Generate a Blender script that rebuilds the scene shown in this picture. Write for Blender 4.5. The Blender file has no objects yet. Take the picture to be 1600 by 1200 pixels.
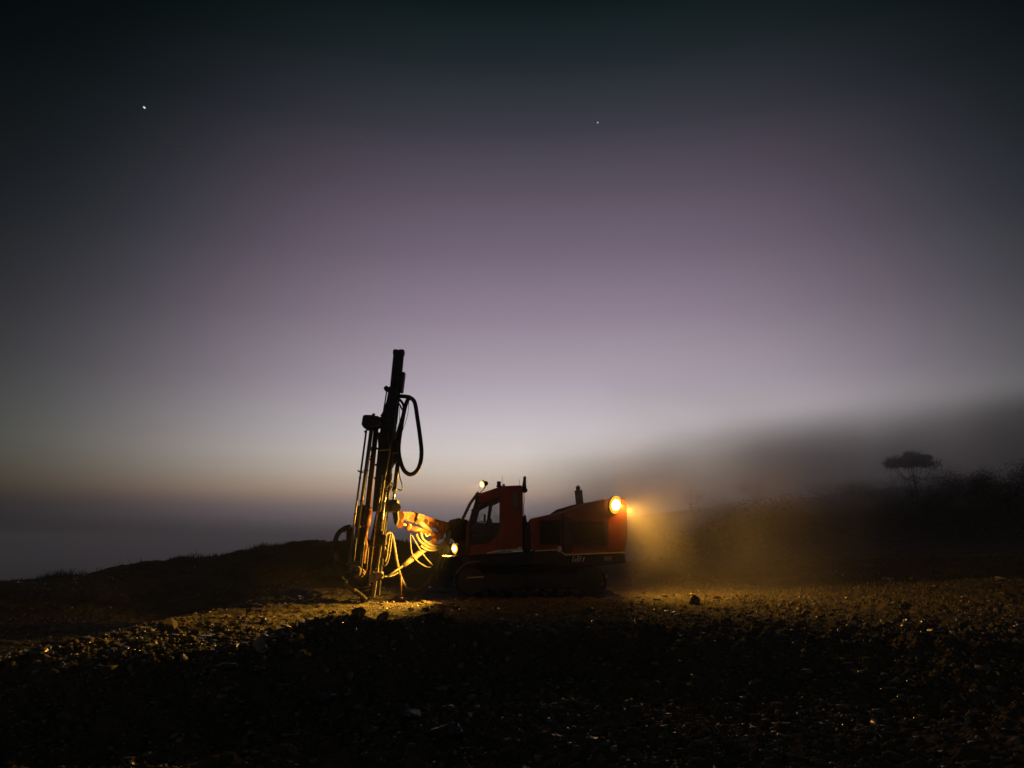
import bpy, bmesh, math, random
import numpy as np
from mathutils import Vector, Matrix
from mathutils.geometry import tessellate_polygon

random.seed(7); rng = np.random.default_rng(11)
R = math.radians
SC = bpy.context.scene
COL = SC.collection

# ------------------------------------------------------------------ camera
CAM_H = 1.6
FPX = 1155.0                                  # focal length in photo pixels (1600 wide)
PITCH = math.atan(242 / FPX)
cd = bpy.data.cameras.new('camera'); cam = bpy.data.objects.new('camera', cd); COL.objects.link(cam)
cd.sensor_width = 36; cd.lens = 36 * FPX / 1600
cd.clip_start = 0.1; cd.clip_end = 9000
cam.location = (0, 0, CAM_H); cam.rotation_euler = (math.pi / 2 + PITCH, 0, 0)
SC.camera = cam

def W(px, py, Y):
    """the real point seen at photo pixel (px,py) that lies at distance Y ahead"""
    u = (px - 800) / FPX; v = (600 - py) / FPX
    d = (u, math.cos(PITCH) - v * math.sin(PITCH), math.sin(PITCH) + v * math.cos(PITCH))
    t = Y / d[1]
    return Vector((d[0] * t, Y, CAM_H + d[2] * t))

# ------------------------------------------------------------------ world / light
vs = SC.view_settings
vs.view_transform = 'Standard'; vs.look = 'None'; vs.exposure = 0.0; vs.gamma = 1.0; vs.use_curve_mapping = False
def s2l(c): return tuple(((v / 255) / 12.92 if v / 255 <= 0.04045 else ((v / 255 + 0.055) / 1.055) ** 2.4) for v in c)
world = bpy.data.worlds.new('World'); SC.world = world; world.use_nodes = True
nt = world.node_tree; nt.nodes.clear()
class NT:
    def __init__(s, t): s.t = t
    def n(s, kind, **kw):
        nd = s.t.nodes.new(kind)
        for k, v in kw.items(): setattr(nd, k, v)
        return nd
    def link(s, a, b): s.t.links.new(a, b)
    def m(s, op, a, b=None, c=None, clamp=False):
        nd = s.t.nodes.new('ShaderNodeMath'); nd.operation = op; nd.use_clamp = clamp
        for i, x in enumerate((a, b, c)):
            if x is None: continue
            if isinstance(x, (int, float)): nd.inputs[i].default_value = x
            else: s.t.links.new(x, nd.inputs[i])
        return nd.outputs[0]
    def smooth(s, x, lo, hi):
        nd = s.t.nodes.new('ShaderNodeMapRange'); nd.interpolation_type = 'SMOOTHERSTEP'
        nd.inputs['From Min'].default_value = lo; nd.inputs['From Max'].default_value = hi
        s.t.links.new(x, nd.inputs['Value']); return nd.outputs[0]
    def lin(s, x, lo, hi, a=0.0, b=1.0):
        nd = s.t.nodes.new('ShaderNodeMapRange')
        nd.inputs['From Min'].default_value = lo; nd.inputs['From Max'].default_value = hi
        nd.inputs['To Min'].default_value = a; nd.inputs['To Max'].default_value = b
        s.t.links.new(x, nd.inputs['Value']); return nd.outputs[0]
    def ramp(s, x, stops, interp='LINEAR'):
        nd = s.t.nodes.new('ShaderNodeValToRGB'); cr = nd.color_ramp; cr.interpolation = interp
        while len(cr.elements) < len(stops): cr.elements.new(0.5)
        for e, (p, c) in zip(cr.elements, sorted(stops)): e.position = p; e.color = (*c, 1)
        s.t.links.new(x, nd.inputs[0]); return nd.outputs[0]
    def mulc(s, col, fac):
        nd = s.t.nodes.new('ShaderNodeVectorMath'); nd.operation = 'SCALE'
        s.t.links.new(col, nd.inputs[0])
        if isinstance(fac, (int, float)): nd.inputs['Scale'].default_value = fac
        else: s.t.links.new(fac, nd.inputs['Scale'])
        return nd.outputs[0]
    def mixc(s, fac, a, b):
        nd = s.t.nodes.new('ShaderNodeMix'); nd.data_type = 'RGBA'
        for k, x in ((0, fac), (6, a), (7, b)):
            if isinstance(x, (int, float)): nd.inputs[k].default_value = x
            elif isinstance(x, tuple): nd.inputs[k].default_value = (*x, 1)
            else: s.t.links.new(x, nd.inputs[k])
        return nd.outputs[2]
w = NT(nt)
tc = w.n('ShaderNodeTexCoord')
sep = w.n('ShaderNodeSeparateXYZ'); w.link(tc.outputs['Generated'], sep.inputs[0])
el = w.m('MULTIPLY', w.m('ARCSINE', sep.outputs[2]), 180 / math.pi)       # elevation in degrees
az = w.m('MULTIPLY', w.m('ARCTAN2', sep.outputs[0], sep.outputs[1]), 180 / math.pi)
LO, HI = -8.0, 90.0
sky_rows = [(-8, (16, 20, 21)), (-3, (34, 38, 42)), (-1.2, (54, 56, 60)), (0, (92, 88, 93)), (1.5, (128, 116, 120)), (2.3, (142, 126, 127)),
            (2.9, (166, 143, 133)), (3.6, (194, 169, 150)), (5.0, (212, 197, 183)), (6.4, (218, 207, 202)), (8.2, (206, 198, 201)),
            (11.8, (178, 166, 179)), (16.8, (147, 132, 149)), (21.6, (118, 105, 122)), (26.4, (91, 82, 96)), (30.9, (59, 59, 69)),
            (35.2, (32, 41, 45)), (39.3, (12, 24, 26)), (48, (6, 14, 16)), (90, (6, 10, 13))]
base = w.ramp(w.lin(el, LO, HI), [((e - LO) / (HI - LO), s2l(c)) for e, c in sky_rows])
da = w.m('ABSOLUTE', w.m('DIVIDE', w.m('SUBTRACT', az, 3.5), 27.8))
g = w.m('EXPONENT', w.m('MULTIPLY', w.m('POWER', da, 2.8), -1.0))
floor_ = w.lin(w.m('ABSOLUTE', az), 45, 120, 0.05, 0.27)
g = w.m('ADD', w.m('MULTIPLY', g, w.m('SUBTRACT', 1.0, floor_)), floor_)
# bank of cloud and fog low over the wooded hill on the right
nz = w.n('ShaderNodeTexNoise'); nz.inputs['Scale'].default_value = 3.2; nz.inputs['Detail'].default_value = 4
mp = w.n('ShaderNodeMapping'); mp.inputs['Scale'].default_value = (1, 1, 3.5); w.link(tc.outputs['Generated'], mp.inputs[0]); w.link(mp.outputs[0], nz.inputs['Vector'])
nzv = w.m('SUBTRACT', nz.outputs[0], 0.5)
top = w.ramp(w.lin(az, 0, 60), [(0.0, (.12, ) * 3), (5 / 60, (.36, ) * 3), (10 / 60, (.52,) * 3), (18 / 60, (.65, ) * 3), (29.5 / 60, (.68,) * 3), (35.5 / 60, (.80, ) * 3), (1.0, (.85,) * 3)])
topn = w.m('MULTIPLY', top, 13.0)
d_ = w.m('SUBTRACT', w.m('ADD', topn, w.m('MULTIPLY', nzv, 3.0)), el)
mask = w.smooth(w.m('SUBTRACT', d_, w.lin(az, 18, 36, 0, 1.2)), -1.2, 3.0)
dark = w.ramp(w.lin(az, 0, 60), [(0, (.95,) * 3), (10 / 60, (.92,) * 3), (15 / 60, (.84,) * 3), (22 / 60, (.62,) * 3), (31 / 60, (.46,) * 3), (35 / 60, (.34,) * 3), (1, (.3,) * 3)])
lowd = w.lin(el, -1, 7, 0.55, 1.0)
fac = w.m('ADD', w.m('MULTIPLY', mask, w.m('MULTIPLY', dark, lowd)), w.m('SUBTRACT', 1.0, mask))
sky = w.mulc(base, w.m('MULTIPLY', g, fac))
edge_t = w.smooth(w.m('ABSOLUTE', w.m('SUBTRACT', az, 2)), 24, 44)     # greener, greyer dusk away from the afterglow
tint = w.mixc(edge_t, (1, 1, 1), (.90, 1.05, .96))
high_t = w.m('MULTIPLY', w.smooth(el, 6, 30), w.smooth(w.m('ABSOLUTE', w.m('SUBTRACT', az, 3)), 14, 44))
tint = w.mixc(high_t, tint, (.50, .90, .78))
mul = w.n('ShaderNodeVectorMath', operation='MULTIPLY'); w.link(sky, mul.inputs[0]); w.link(tint, mul.inputs[1])
bg = w.n('ShaderNodeBackground'); w.link(mul.outputs[0], bg.inputs[0]); bg.inputs[1].default_value = 1.0
out = w.n('ShaderNodeOutputWorld'); w.link(bg.outputs[0], out.inputs[0])
world.cycles.sampling_method = 'MANUAL'; world.cycles.sample_map_resolution = 1024

cy = SC.cycles
cy.use_denoising = True
cy.max_bounces = 6; cy.volume_bounces = 1; cy.transparent_max_bounces = 12
cy.volume_step_rate = 1.0; cy.volume_max_steps = 96
cy.sample_clamp_indirect = 4.0; cy.caustics_reflective = False; cy.caustics_refractive = False

# ------------------------------------------------------------------ helpers
def tag(o, label=None, cat=None, group=None, kind=None):
    if label: o['label'] = label
    if cat: o['category'] = cat
    if group: o['group'] = group
    if kind: o['kind'] = kind
    return o
def empty(name, loc):
    o = bpy.data.objects.new(name, None); o.location = loc; o.empty_display_size = .3; COL.objects.link(o); return o
def np_mesh(name, V, F, mat, smooth=False, mat_idx=None):
    """V (n,3) array, F (m,k) array with one k"""
    me = bpy.data.meshes.new(name); V = np.asarray(V, dtype=np.float32); F = np.asarray(F, dtype=np.int32)
    me.vertices.add(len(V)); me.vertices.foreach_set('co', V.ravel())
    k = F.shape[1]; me.loops.add(F.size); me.loops.foreach_set('vertex_index', F.ravel())
    me.polygons.add(len(F)); me.polygons.foreach_set('loop_start', np.arange(0, F.size, k, dtype=np.int32))
    me.polygons.foreach_set('loop_total', np.full(len(F), k, dtype=np.int32))
    if smooth: me.polygons.foreach_set('use_smooth', np.ones(len(F), dtype=bool))
    me.update(calc_edges=True); me.validate()
    for m in (mat if isinstance(mat, (list, tuple)) else [mat]): me.materials.append(m)
    if mat_idx is not None: me.polygons.foreach_set('material_index', mat_idx.astype(np.int32))
    o = bpy.data.objects.new(name, me); COL.objects.link(o); return o

class MB:
    """collects solids in world space, linked at last as ONE mesh object"""
    def __init__(s): s.bm = bmesh.new()
    def prism(s, pts, y0, y1, bevel=0.0):
        """pts: (x,z) outline, extruded along y from y0 (near) to y1"""
        bm = bmesh.new()
        a = [bm.verts.new((p[0], y0, p[1])) for p in pts]; b = [bm.verts.new((p[0], y1, p[1])) for p in pts]
        bm.faces.new(a); bm.faces.new(b[::-1]); n = len(a)
        for i in range(n): bm.faces.new((a[i], b[i], b[(i + 1) % n], a[(i + 1) % n]))
        bmesh.ops.recalc_face_normals(bm, faces=bm.faces)
        if bevel: bmesh.ops.bevel(bm, geom=list(bm.edges), offset=bevel, segments=2, profile=.5, affect='EDGES')
        s.add(bm); return s
    def add(s, bm, M=None):
        if M is not None: bmesh.ops.transform(bm, matrix=M, verts=bm.verts)
        me = bpy.data.meshes.new('tmp'); bm.to_mesh(me); bm.free(); s.bm.from_mesh(me); bpy.data.meshes.remove(me)
    def box(s, c, size, rot=None, bevel=0.0):
        bm = bmesh.new(); bmesh.ops.create_cube(bm, size=1.0)
        bmesh.ops.scale(bm, vec=size, verts=bm.verts)
        if bevel: bmesh.ops.bevel(bm, geom=list(bm.edges), offset=bevel, segments=2, profile=.5, affect='EDGES')
        M = Matrix.Translation(c) @ (rot.to_4x4() if rot is not None else Matrix.Identity(4))
        s.add(bm, M); return s
    def bar(s, a, b, wx, wy, bevel=0.0, ext=0.0):
        """square bar from a to b; wy is its size along world y"""
        a = Vector(a); b = Vector(b); d = (b - a); L = d.length + ext; d.normalize()
        yy = Vector((0, 1, 0)); xx = yy.cross(d)
        if xx.length < 1e-4: xx = Vector((1, 0, 0))
        xx.normalize(); yy = d.cross(xx); yy.normalize()
        rot = Matrix((xx, yy, d)).transposed()
        return s.box((a + b) / 2, (wx, wy, L), rot, bevel)
    def cyl(s, a, b, r, r2=None, seg=20, caps=True):
        a = Vector(a); b = Vector(b); d = b - a
        bm = bmesh.new(); bmesh.ops.create_cone(bm, cap_ends=caps, segments=seg, radius1=r, radius2=r if r2 is None else r2, depth=d.length)
        for f in bm.faces: f.smooth = len(f.verts) == 4
        M = Matrix.Translation((a + b) / 2) @ Vector((0, 0, 1)).rotation_difference(d.normalized()).to_matrix().to_4x4()
        s.add(bm, M); return s
    def ball(s, c, r, sc=(1, 1, 1)):
        bm = bmesh.new(); bmesh.ops.create_uvsphere(bm, u_segments=16, v_segments=10, radius=r)
        for f in bm.faces: f.smooth = True
        bmesh.ops.scale(bm, vec=sc, verts=bm.verts); s.add(bm, Matrix.Translation(c)); return s
    def tube(s, pts, r, seg=10, sub=6, rings=0.0):
        """smooth tube through pts; r number or list; rings: corrugation depth"""
        P = [Vector(p) for p in pts]; n = len(P)
        rr = list(r) if isinstance(r, (list, tuple)) else [r] * n
        out = []; ro = []
        for i in range(n - 1):
            p0 = P[max(i - 1, 0)]; p1 = P[i]; p2 = P[i + 1]; p3 = P[min(i + 2, n - 1)]
            for k in range(sub):
                t = k / sub
                out.append(0.5 * ((2 * p1) + (p2 - p0) * t + (2 * p0 - 5 * p1 + 4 * p2 - p3) * t * t + (3 * p1 - p0 - 3 * p2 + p3) * t ** 3))
                ro.append(rr[i] * (1 - t) + rr[i + 1] * t)
        out.append(P[-1]); ro.append(rr[-1])
        bm = bmesh.new(); prev = None; nrm = None; first = None
        for i, p in enumerate(out):
            d = (out[min(i + 1, len(out) - 1)] - out[max(i - 1, 0)])
            if d.length < 1e-7: continue
            d.normalize()
            if nrm is None:
                nrm = d.cross(Vector((0, 1, 0.01)));
                if nrm.length < 1e-3: nrm = d.cross(Vector((1, 0, 0)))
            nrm = nrm - d * nrm.dot(d); nrm.normalize(); bn = d.cross(nrm)
            q = ro[i] * (1 + (rings if i % 2 else -rings))
            ring = [bm.verts.new(p + (nrm * math.cos(a) + bn * math.sin(a)) * q) for a in (2 * math.pi * j / seg for j in range(seg))]
            if prev:
                for j in range(seg):
                    f = bm.faces.new((prev[j], prev[(j + 1) % seg], ring[(j + 1) % seg], ring[j])); f.smooth = True
            else: first = ring
            prev = ring
        bm.faces.new(first[::-1]); bm.faces.new(prev)
        s.add(bm); return s
    def plate(s, outer, holes, y0, y1):
        """plate in the xz plane with holes, thick from y0 to y1"""
        loops = [outer] + holes
        tris = tessellate_polygon([[Vector((p[0], p[1], 0)) for p in l] for l in loops])
        flat = [p for l in loops for p in l]; bm = bmesh.new()
        A = [bm.verts.new((p[0], y0, p[1])) for p in flat]; B = [bm.verts.new((p[0], y1, p[1])) for p in flat]
        for t in tris:
            bm.faces.new([A[i] for i in t]); bm.faces.new([B[i] for i in t][::-1])
        k = 0
        for l in loops:
            n = len(l)
            for i in range(n):
                a, b = k + i, k + (i + 1) % n
                bm.faces.new((A[a], B[a], B[b], A[b]))
            k += n
        bmesh.ops.recalc_face_normals(bm, faces=bm.faces)
        s.add(bm); return s
    def build(s, name, mat, parent=None, origin=None):
        me = bpy.data.meshes.new(name)
        if origin is not None: bmesh.ops.translate(s.bm, vec=-Vector(origin), verts=s.bm.verts)
        s.bm.to_mesh(me); s.bm.free(); me.materials.append(mat)
        o = bpy.data.objects.new(name, me); COL.objects.link(o)
        if parent is not None: o.parent = parent
        return o

def material(name, base=(.5, .5, .5), rough=.6, metal=0.0, dirt=None, dirt_amt=.4, scale=4.0, bump=0.0, spec=.5, bscale=None):
    m = bpy.data.materials.new(name); m.use_nodes = True; t = NT(m.node_tree)
    p = m.node_tree.nodes['Principled BSDF']
    p.inputs['Base Color'].default_value = (*base, 1); p.inputs['Roughness'].default_value = rough
    p.inputs['Metallic'].default_value = metal; p.inputs['Specular IOR Level'].default_value = spec
    co = t.n('ShaderNodeTexCoord').outputs['Object']
    if dirt:
        n = t.n('ShaderNodeTexNoise'); n.inputs['Scale'].default_value = scale; n.inputs['Detail'].default_value = 8; n.inputs['Roughness'].default_value = .65
        t.link(co, n.inputs['Vector'])
        f = t.smooth(n.outputs[0], .38, .72)
        t.link(t.mixc(t.m('MULTIPLY', f, dirt_amt), base, dirt), p.inputs['Base Color'])
        t.link(t.lin(f, 0, 1, rough, min(1, rough + .3)), p.inputs['Roughness'])
    if bump:
        n2 = t.n('ShaderNodeTexNoise'); n2.inputs['Scale'].default_value = bscale or scale * 6; n2.inputs['Detail'].default_value = 6
        t.link(co, n2.inputs['Vector'])
        b = t.n('ShaderNodeBump'); b.inputs['Strength'].default_value = bump; b.inputs['Distance'].default_value = .02
        t.link(n2.outputs[0], b.inputs['Height']); t.link(b.outputs[0], p.inputs['Normal'])
    return m
DUST = (.20, .155, .11)
M = dict(
    red=material('red_paint', (.23, .038, .014), .42, dirt=(.13, .05, .025), dirt_amt=.85, scale=2.2, bump=.1),
    orange=material('boom_paint', (.24, .07, .016), .55, dirt=(.07, .045, .025), dirt_amt=.95, scale=7, bump=.15),
    black=material('black_steel', (.018, .018, .018), .5, dirt=(.05, .042, .034), dirt_amt=.6, scale=6, bump=.15),
    grille=material('dark_grille', (.02, .018, .015), .55, dirt=(.05, .04, .03), dirt_amt=.5, scale=7),
    steel=material('worn_steel', (.24, .22, .19), .42, .5, dirt=DUST, dirt_amt=.7, scale=7, bump=.2),
    chrome=material('chrome_rod', (.75, .72, .68), .22, 1.0, dirt=(.4, .33, .26), dirt_amt=.5, scale=9),
    edge_highlight=material('pale_pink_highlight', (.55, .36, .33), .3, dirt=(.3, .15, .12), scale=5),  # sky highlight of the hood edge, put into a colour
    grey=material('grey_metal', (.14, .14, .14), .5, .2, dirt=DUST, dirt_amt=.5, scale=6, bump=.15),
    hose=material('rubber_hose', (.022, .02, .018), .5, dirt=(.07, .055, .04), dirt_amt=.6, scale=8, bump=.2),
    pale_hose=material('dusty_hose', (.15, .13, .095), .6, dirt=(.05, .042, .03), dirt_amt=.6, scale=8, bump=.2),
    rust=material('rusty_rod', (.11, .05, .028), .5, .4, dirt=(.06, .045, .03), dirt_amt=.6, scale=8),
    stripe=material('pale_stripe', (.62, .56, .34), .5, dirt=(.3, .25, .15), dirt_amt=.7, scale=5),
    white=material('faded_white', (.60, .58, .54), .5, dirt=(.3, .26, .2), dirt_amt=.5, scale=5),
    track=material('track_steel', (.035, .033, .03), .6, .3, dirt=(.07, .055, .04), dirt_amt=.8, scale=5, bump=.3),
    seat=material('seat_fabric', (.12, .08, .05), .8, dirt=(.05, .04, .03), scale=6),
    red_plastic=material('red_beacon_plastic', (.10, .012, .008), .3, dirt=(.05, .02, .015), scale=6),
    bark=material('tree_bark', (.05, .042, .032), .9, dirt=(.03, .028, .02), scale=3, bump=.3),
)
def glass_mat():
    m = bpy.data.materials.new('dusty_glass'); m.use_nodes = True; t = NT(m.node_tree); m.node_tree.nodes.clear()
    o = t.n('ShaderNodeOutputMaterial'); tr = t.n('ShaderNodeBsdfTransparent'); tr.inputs[0].default_value = (.95, .97, .96, 1)
    gl = t.n('ShaderNodeBsdfGlossy'); gl.inputs['Roughness'].default_value = .08
    df = t.n('ShaderNodeBsdfDiffuse'); df.inputs[0].default_value = (.35, .28, .2, 1)
    fr = t.n('ShaderNodeFresnel'); fr.inputs[0].default_value = 1.5
    m1 = t.n('ShaderNodeMixShader'); t.link(fr.outputs[0], m1.inputs[0]); t.link(tr.outputs[0], m1.inputs[1]); t.link(gl.outputs[0], m1.inputs[2])
    n = t.n('ShaderNodeTexNoise'); n.inputs['Scale'].default_value = 3; n.inputs['Detail'].default_value = 6
    t.link(t.n('ShaderNodeTexCoord').outputs['Object'], n.inputs['Vector'])
    m2 = t.n('ShaderNodeMixShader'); t.link(t.lin(n.outputs[0], .3, .7, .03, .2), m2.inputs[0]); t.link(m1.outputs[0], m2.inputs[1]); t.link(df.outputs[0], m2.inputs[2])
    t.link(m2.outputs[0], o.inputs[0]); return m
M['glass'] = glass_mat()
def emit_mat(name, col, st, sample=True):
    m = bpy.data.materials.new(name); m.use_nodes = True; m.node_tree.nodes.clear(); t = NT(m.node_tree)
    e = t.n('ShaderNodeEmission'); e.inputs[0].default_value = (*col, 1); e.inputs[1].default_value = st
    o = t.n('ShaderNodeOutputMaterial'); t.link(e.outputs[0], o.inputs[0])
    if not sample: m.cycles.emission_sampling = 'NONE'
    return m
LAMP = (1.0, .50, .055)
M['lamp'] = emit_mat('lamp_lens_glow', (1.0, .66, .25), 14); M['bowl_halo'] = emit_mat('reflector_halo_glow', (1.0, .45, .02), 1.5)
M['lamp_bright'] = emit_mat('rear_lamp_lens_glow', (1.0, .64, .15), 11)

# ------------------------------------------------------------------ terrain
def _hash(i, j, seed):
    h = (i.astype(np.int64) * 374761393 + j.astype(np.int64) * 668265263 + seed * 974634777) & 0xffffffff
    h = ((h ^ (h >> 13)) * 1274126177) & 0xffffffff
    return ((h ^ (h >> 16)) & 0xffffff) / float(0xffffff)
def vnoise(x, y, seed=0):
    xi = np.floor(x); yi = np.floor(y); fx = x - xi; fy = y - yi
    fx = fx * fx * (3 - 2 * fx); fy = fy * fy * (3 - 2 * fy)
    a = _hash(xi, yi, seed); b = _hash(xi + 1, yi, seed); c = _hash(xi, yi + 1, seed); d = _hash(xi + 1, yi + 1, seed)
    return (a * (1 - fx) + b * fx) * (1 - fy) + (c * (1 - fx) + d * fx) * fy - .5
def fbm(x, y, f, octv, seed=0):
    s = 0; a = 1.0
    for k in range(octv):
        s = s + a * vnoise(x * f + 17.3 * k, y * f - 9.1 * k, seed + k); f *= 2.03; a *= .5
    return s
def sm(t): t = np.clip(t, 0, 1); return t * t * (3 - 2 * t)
def H(x, y, fine=True):
    x = np.asarray(x, dtype=float); y = np.asarray(y, dtype=float)
    e = np.interp(x, [-30, -12, -7.2, -5.5, -4.6, -3.8, -2.5, -1.5, 0, 4, 10, 20, 40], [12, 11.5, 11.2, 11.1, 11.3, 11.9, 12.9, 14.2, 14.6, 14.8, 15.2, 16, 18])
    e = e + 1.3 * fbm(x, y * 0, .45, 3, 5) * sm((x + 1) / 3) + .4 * fbm(x, y * 0, .9, 2, 6)
    z = -.95 * sm((e - y) / (2.6 + 1.6 * sm((x - 1) / 3)))
    z = z + .95 * sm((4.5 - y) / 3.5)
    z = z + .34 * np.exp(-((x + 2.8) / 1.0) ** 2 - ((y - 12.9 - .35 * (x + 2.8)) / .6) ** 2)     # heap of spoil in front of the mast
    z = z + .16 * np.exp(-((x + 1.7) / .7) ** 2 - ((y - 14.3) / .45) ** 2)
    z = z + .12 * np.exp(-((x + 5.6) / .3) ** 2 - ((y - 11.7) / .35) ** 2)
    c = np.interp(x, [-60, -32, -22.5, -20.8, -18.3, -17.4, -16.4, -14.5, -13.4, -11.9, -9.8, -8.8, -7, -3, 3, 9, 20, 60], [-4, -1.5, -.50, -.26, .0, .42, .52, .56, .72, 1.02, 1.26, 1.4, 1.42, 1.3, .5, .5, .9, 2])
    z = z + c * sm((y - 27.5) / 5.0)
    z = z + .35 * np.exp(-((x - 9.5) / 3.5) ** 2 - ((y - 29) / 1.6) ** 2) + .3 * np.exp(-((x - 16) / 4) ** 2 - ((y - 24) / 2) ** 2)
    right = sm((x - .10 * (y - 30) + 2) / 22)
    z = z - (1 - right) * 45 * sm((y - 34) / 130)
    z = z - 25 * sm((-x - 24) / 60) * sm((y + 10) / 30)
    z = z + right * (3.9 * sm((y - 32) / 60) + np.clip(y - 90, 0, 900) * .012)
    z = z + right * 2.2 * sm((x - 20) / 30) * sm((y - 28) / 30)
    z = z - .75 * sm((-x - 6.4) / 3.2) * (1 - sm((y - 23) / 5)) * sm((y - 9) / 3)
    far = np.clip((np.hypot(x, y) - 300) / 600, 0, 1)
    z = z + far * (14 * fbm(x, y, .0022, 3, 40) - 22 * (1 - right))
    z = z + .16 * fbm(x, y, .35, 3, 1) * sm((np.abs(y - 21) + np.abs(x) * .12 - 1.5) / 3 + .35)
    z = z + .42 * fbm(x, y * .3, .55, 4, 77) * np.exp(-((y - 32) / 2.5) ** 2) * (1 - right)
    if fine:
        amp = np.interp(np.hypot(x, y), [0, 12, 40, 120], [1, 1, .9, .0])
        z = z + amp * (.10 * np.abs(fbm(x, y, 1.9, 3, 8)) + .055 * fbm(x, y, 7.0, 3, 21))
        rough = sm((e + .2 - y) / 1.5)
        z = z + rough * amp * .16 * np.abs(fbm(x, y, 2.6, 3, 33))
    return z

def build_ground():
    th = np.concatenate([np.linspace(-180, -46, 90, endpoint=False), np.linspace(-46, 46, 900, endpoint=False), np.linspace(46, 180, 91)])
    rad = np.concatenate([[0.02], np.geomspace(.6, 6, 24, endpoint=False), np.geomspace(6, 42, 560, endpoint=False), np.geomspace(42, 3800, 170)])
    T, RR = np.meshgrid(R(1) * th, rad)
    X = RR * np.sin(T); Y = RR * np.cos(T); Z = H(X, Y)
    V = np.stack([X.ravel(), Y.ravel(), Z.ravel()], 1)
    nr, nc = X.shape; idx = np.arange(nr * nc).reshape(nr, nc)
    F = np.stack([idx[:-1, :-1].ravel(), idx[:-1, 1:].ravel(), idx[1:, 1:].ravel(), idx[1:, :-1].ravel()], 1)
    m = bpy.data.materials.new('stony_soil'); m.use_nodes = True; t = NT(m.node_tree); p = m.node_tree.nodes['Principled BSDF']
    co = t.n('ShaderNodeTexCoord').outputs['Object']
    n = t.n('ShaderNodeTexNoise'); n.inputs['Scale'].default_value = .9; n.inputs['Detail'].default_value = 9; n.inputs['Roughness'].default_value = .7; t.link(co, n.inputs['Vector'])
    n2 = t.n('ShaderNodeTexNoise'); n2.inputs['Scale'].default_value = 14; n2.inputs['Detail'].default_value = 5; t.link(co, n2.inputs['Vector'])
    vo = t.n('ShaderNodeTexVoronoi'); vo.inputs['Scale'].default_value = 22; t.link(co, vo.inputs['Vector'])
    c = t.ramp(n.outputs[0], [(.3, (.045, .036, .020)), (.5, (.088, .070, .038)), (.7, (.140, .110, .060))])
    c = t.mixc(t.smooth(n2.outputs[0], .55, .75), c, (.042, .040, .022))
    c = t.mixc(t.smooth(vo.outputs['Color'], .8, .95), c, (.16, .12, .085))
    t.link(c, p.inputs['Base Color']); p.inputs['Roughness'].default_value = .85; p.inputs['Specular IOR Level'].default_value = .25
    b = t.n('ShaderNodeBump'); b.inputs['Strength'].default_value = .7; b.inputs['Distance'].default_value = .03
    t.link(t.m('ADD', n2.outputs[0], t.m('MULTIPLY', vo.outputs['Distance'], -1.0)), b.inputs['Height']); t.link(b.outputs[0], p.inputs['Normal'])
    g = np_mesh('ground', V, F, m, smooth=True); tag(g, kind='structure')
    g['label'] = 'dark stony bench of bare soil falling away to a valley'
    return g
build_ground()

def rock_mat(name, c0, c1, rough, spec):
    m = material(name, c0, rough, dirt=c1, dirt_amt=1.0, scale=9, bump=.3, spec=spec); return m
M['rock'] = rock_mat('dull_rock', (.075, .062, .040), (.15, .12, .075), .75, .4)
M['rock2'] = rock_mat('wet_rock', (.05, .045, .04), (.09, .075, .055), .14, 1.0)
M['rock3'] = rock_mat('pale_rock', (.22, .18, .13), (.15, .12, .085), .5, .6)
ICO = None
def ico():
    bm = bmesh.new(); bmesh.ops.create_cube(bm, size=1.35); bmesh.ops.triangulate(bm, faces=bm.faces)
    V = np.array([v.co[:] for v in bm.verts]); F = np.array([[v.index for v in f.verts] for f in bm.faces]); bm.free(); return V, F
def scatter(name, X, Y, S, mats, sink=.35, flat=.6):
    V0, F0 = ico(); n = len(X); Z = H(X, Y)
    # each stone: jittered, squashed icosphere, own turn
    J = V0[None] * (1 + rng.uniform(-.5, .4, (n, len(V0), 3)))
    J = J * np.stack([rng.uniform(.7, 1.5, n), rng.uniform(.6, 1.1, n), rng.uniform(.35, .9, n) * flat / .6], 1)[:, None, :]
    a = rng.uniform(0, 2 * np.pi, n); ca, sa = np.cos(a), np.sin(a); b = rng.normal(0, .45, n); cb, sb = np.cos(b), np.sin(b)
    x, y, z = J[..., 0], J[..., 1], J[..., 2]
    y, z = y * cb[:, None] - z * sb[:, None], y * sb[:, None] + z * cb[:, None]
    x, y = x * ca[:, None] - y * sa[:, None], x * sa[:, None] + y * ca[:, None]
    V = np.stack([x, y, z], -1) * S[:, None, None] + np.stack([X, Y, Z + S * (.45 - sink)], 1)[:, None, :]
    F = F0[None] + (np.arange(n) * len(V0))[:, None, None]
    mi = np.repeat(rng.choice(len(mats), n, p=[.60, .32, .08][:len(mats)] if len(mats) == 3 else None), len(F0))
    return np_mesh(name, V.reshape(-1, 3), F.reshape(-1, 3), mats, mat_idx=mi)
def frustum(n, r0, r1, half=40, power=1.0):
    r = r0 * (r1 / r0) ** rng.uniform(0, 1, n); a = R(1) * rng.uniform(-half, half, n)
    return r * np.sin(a), r * np.cos(a)
xs, ys = frustum(60000, 6.2, 34, 42)
ss = np.exp(rng.normal(-4.0, .60, len(xs))) * np.interp(np.hypot(xs, ys), [6, 14, 34], [1.0, .95, 1.15]); ss = np.clip(ss, .008, .11)
keep = (fbm(xs, ys, .45, 3, 70) + rng.uniform(-.25, .25, len(xs)) > -.06) & ~((np.abs(ys - 22.2) < 1.6) & (xs > -2.2) & (xs < 3.4))
g1 = scatter('gravel', xs[keep], ys[keep], ss[keep], [M['rock'], M['rock2'], M['rock3']])
tag(g1, 'loose dark gravel and broken stone over the bench', kind='stuff'); 
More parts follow.
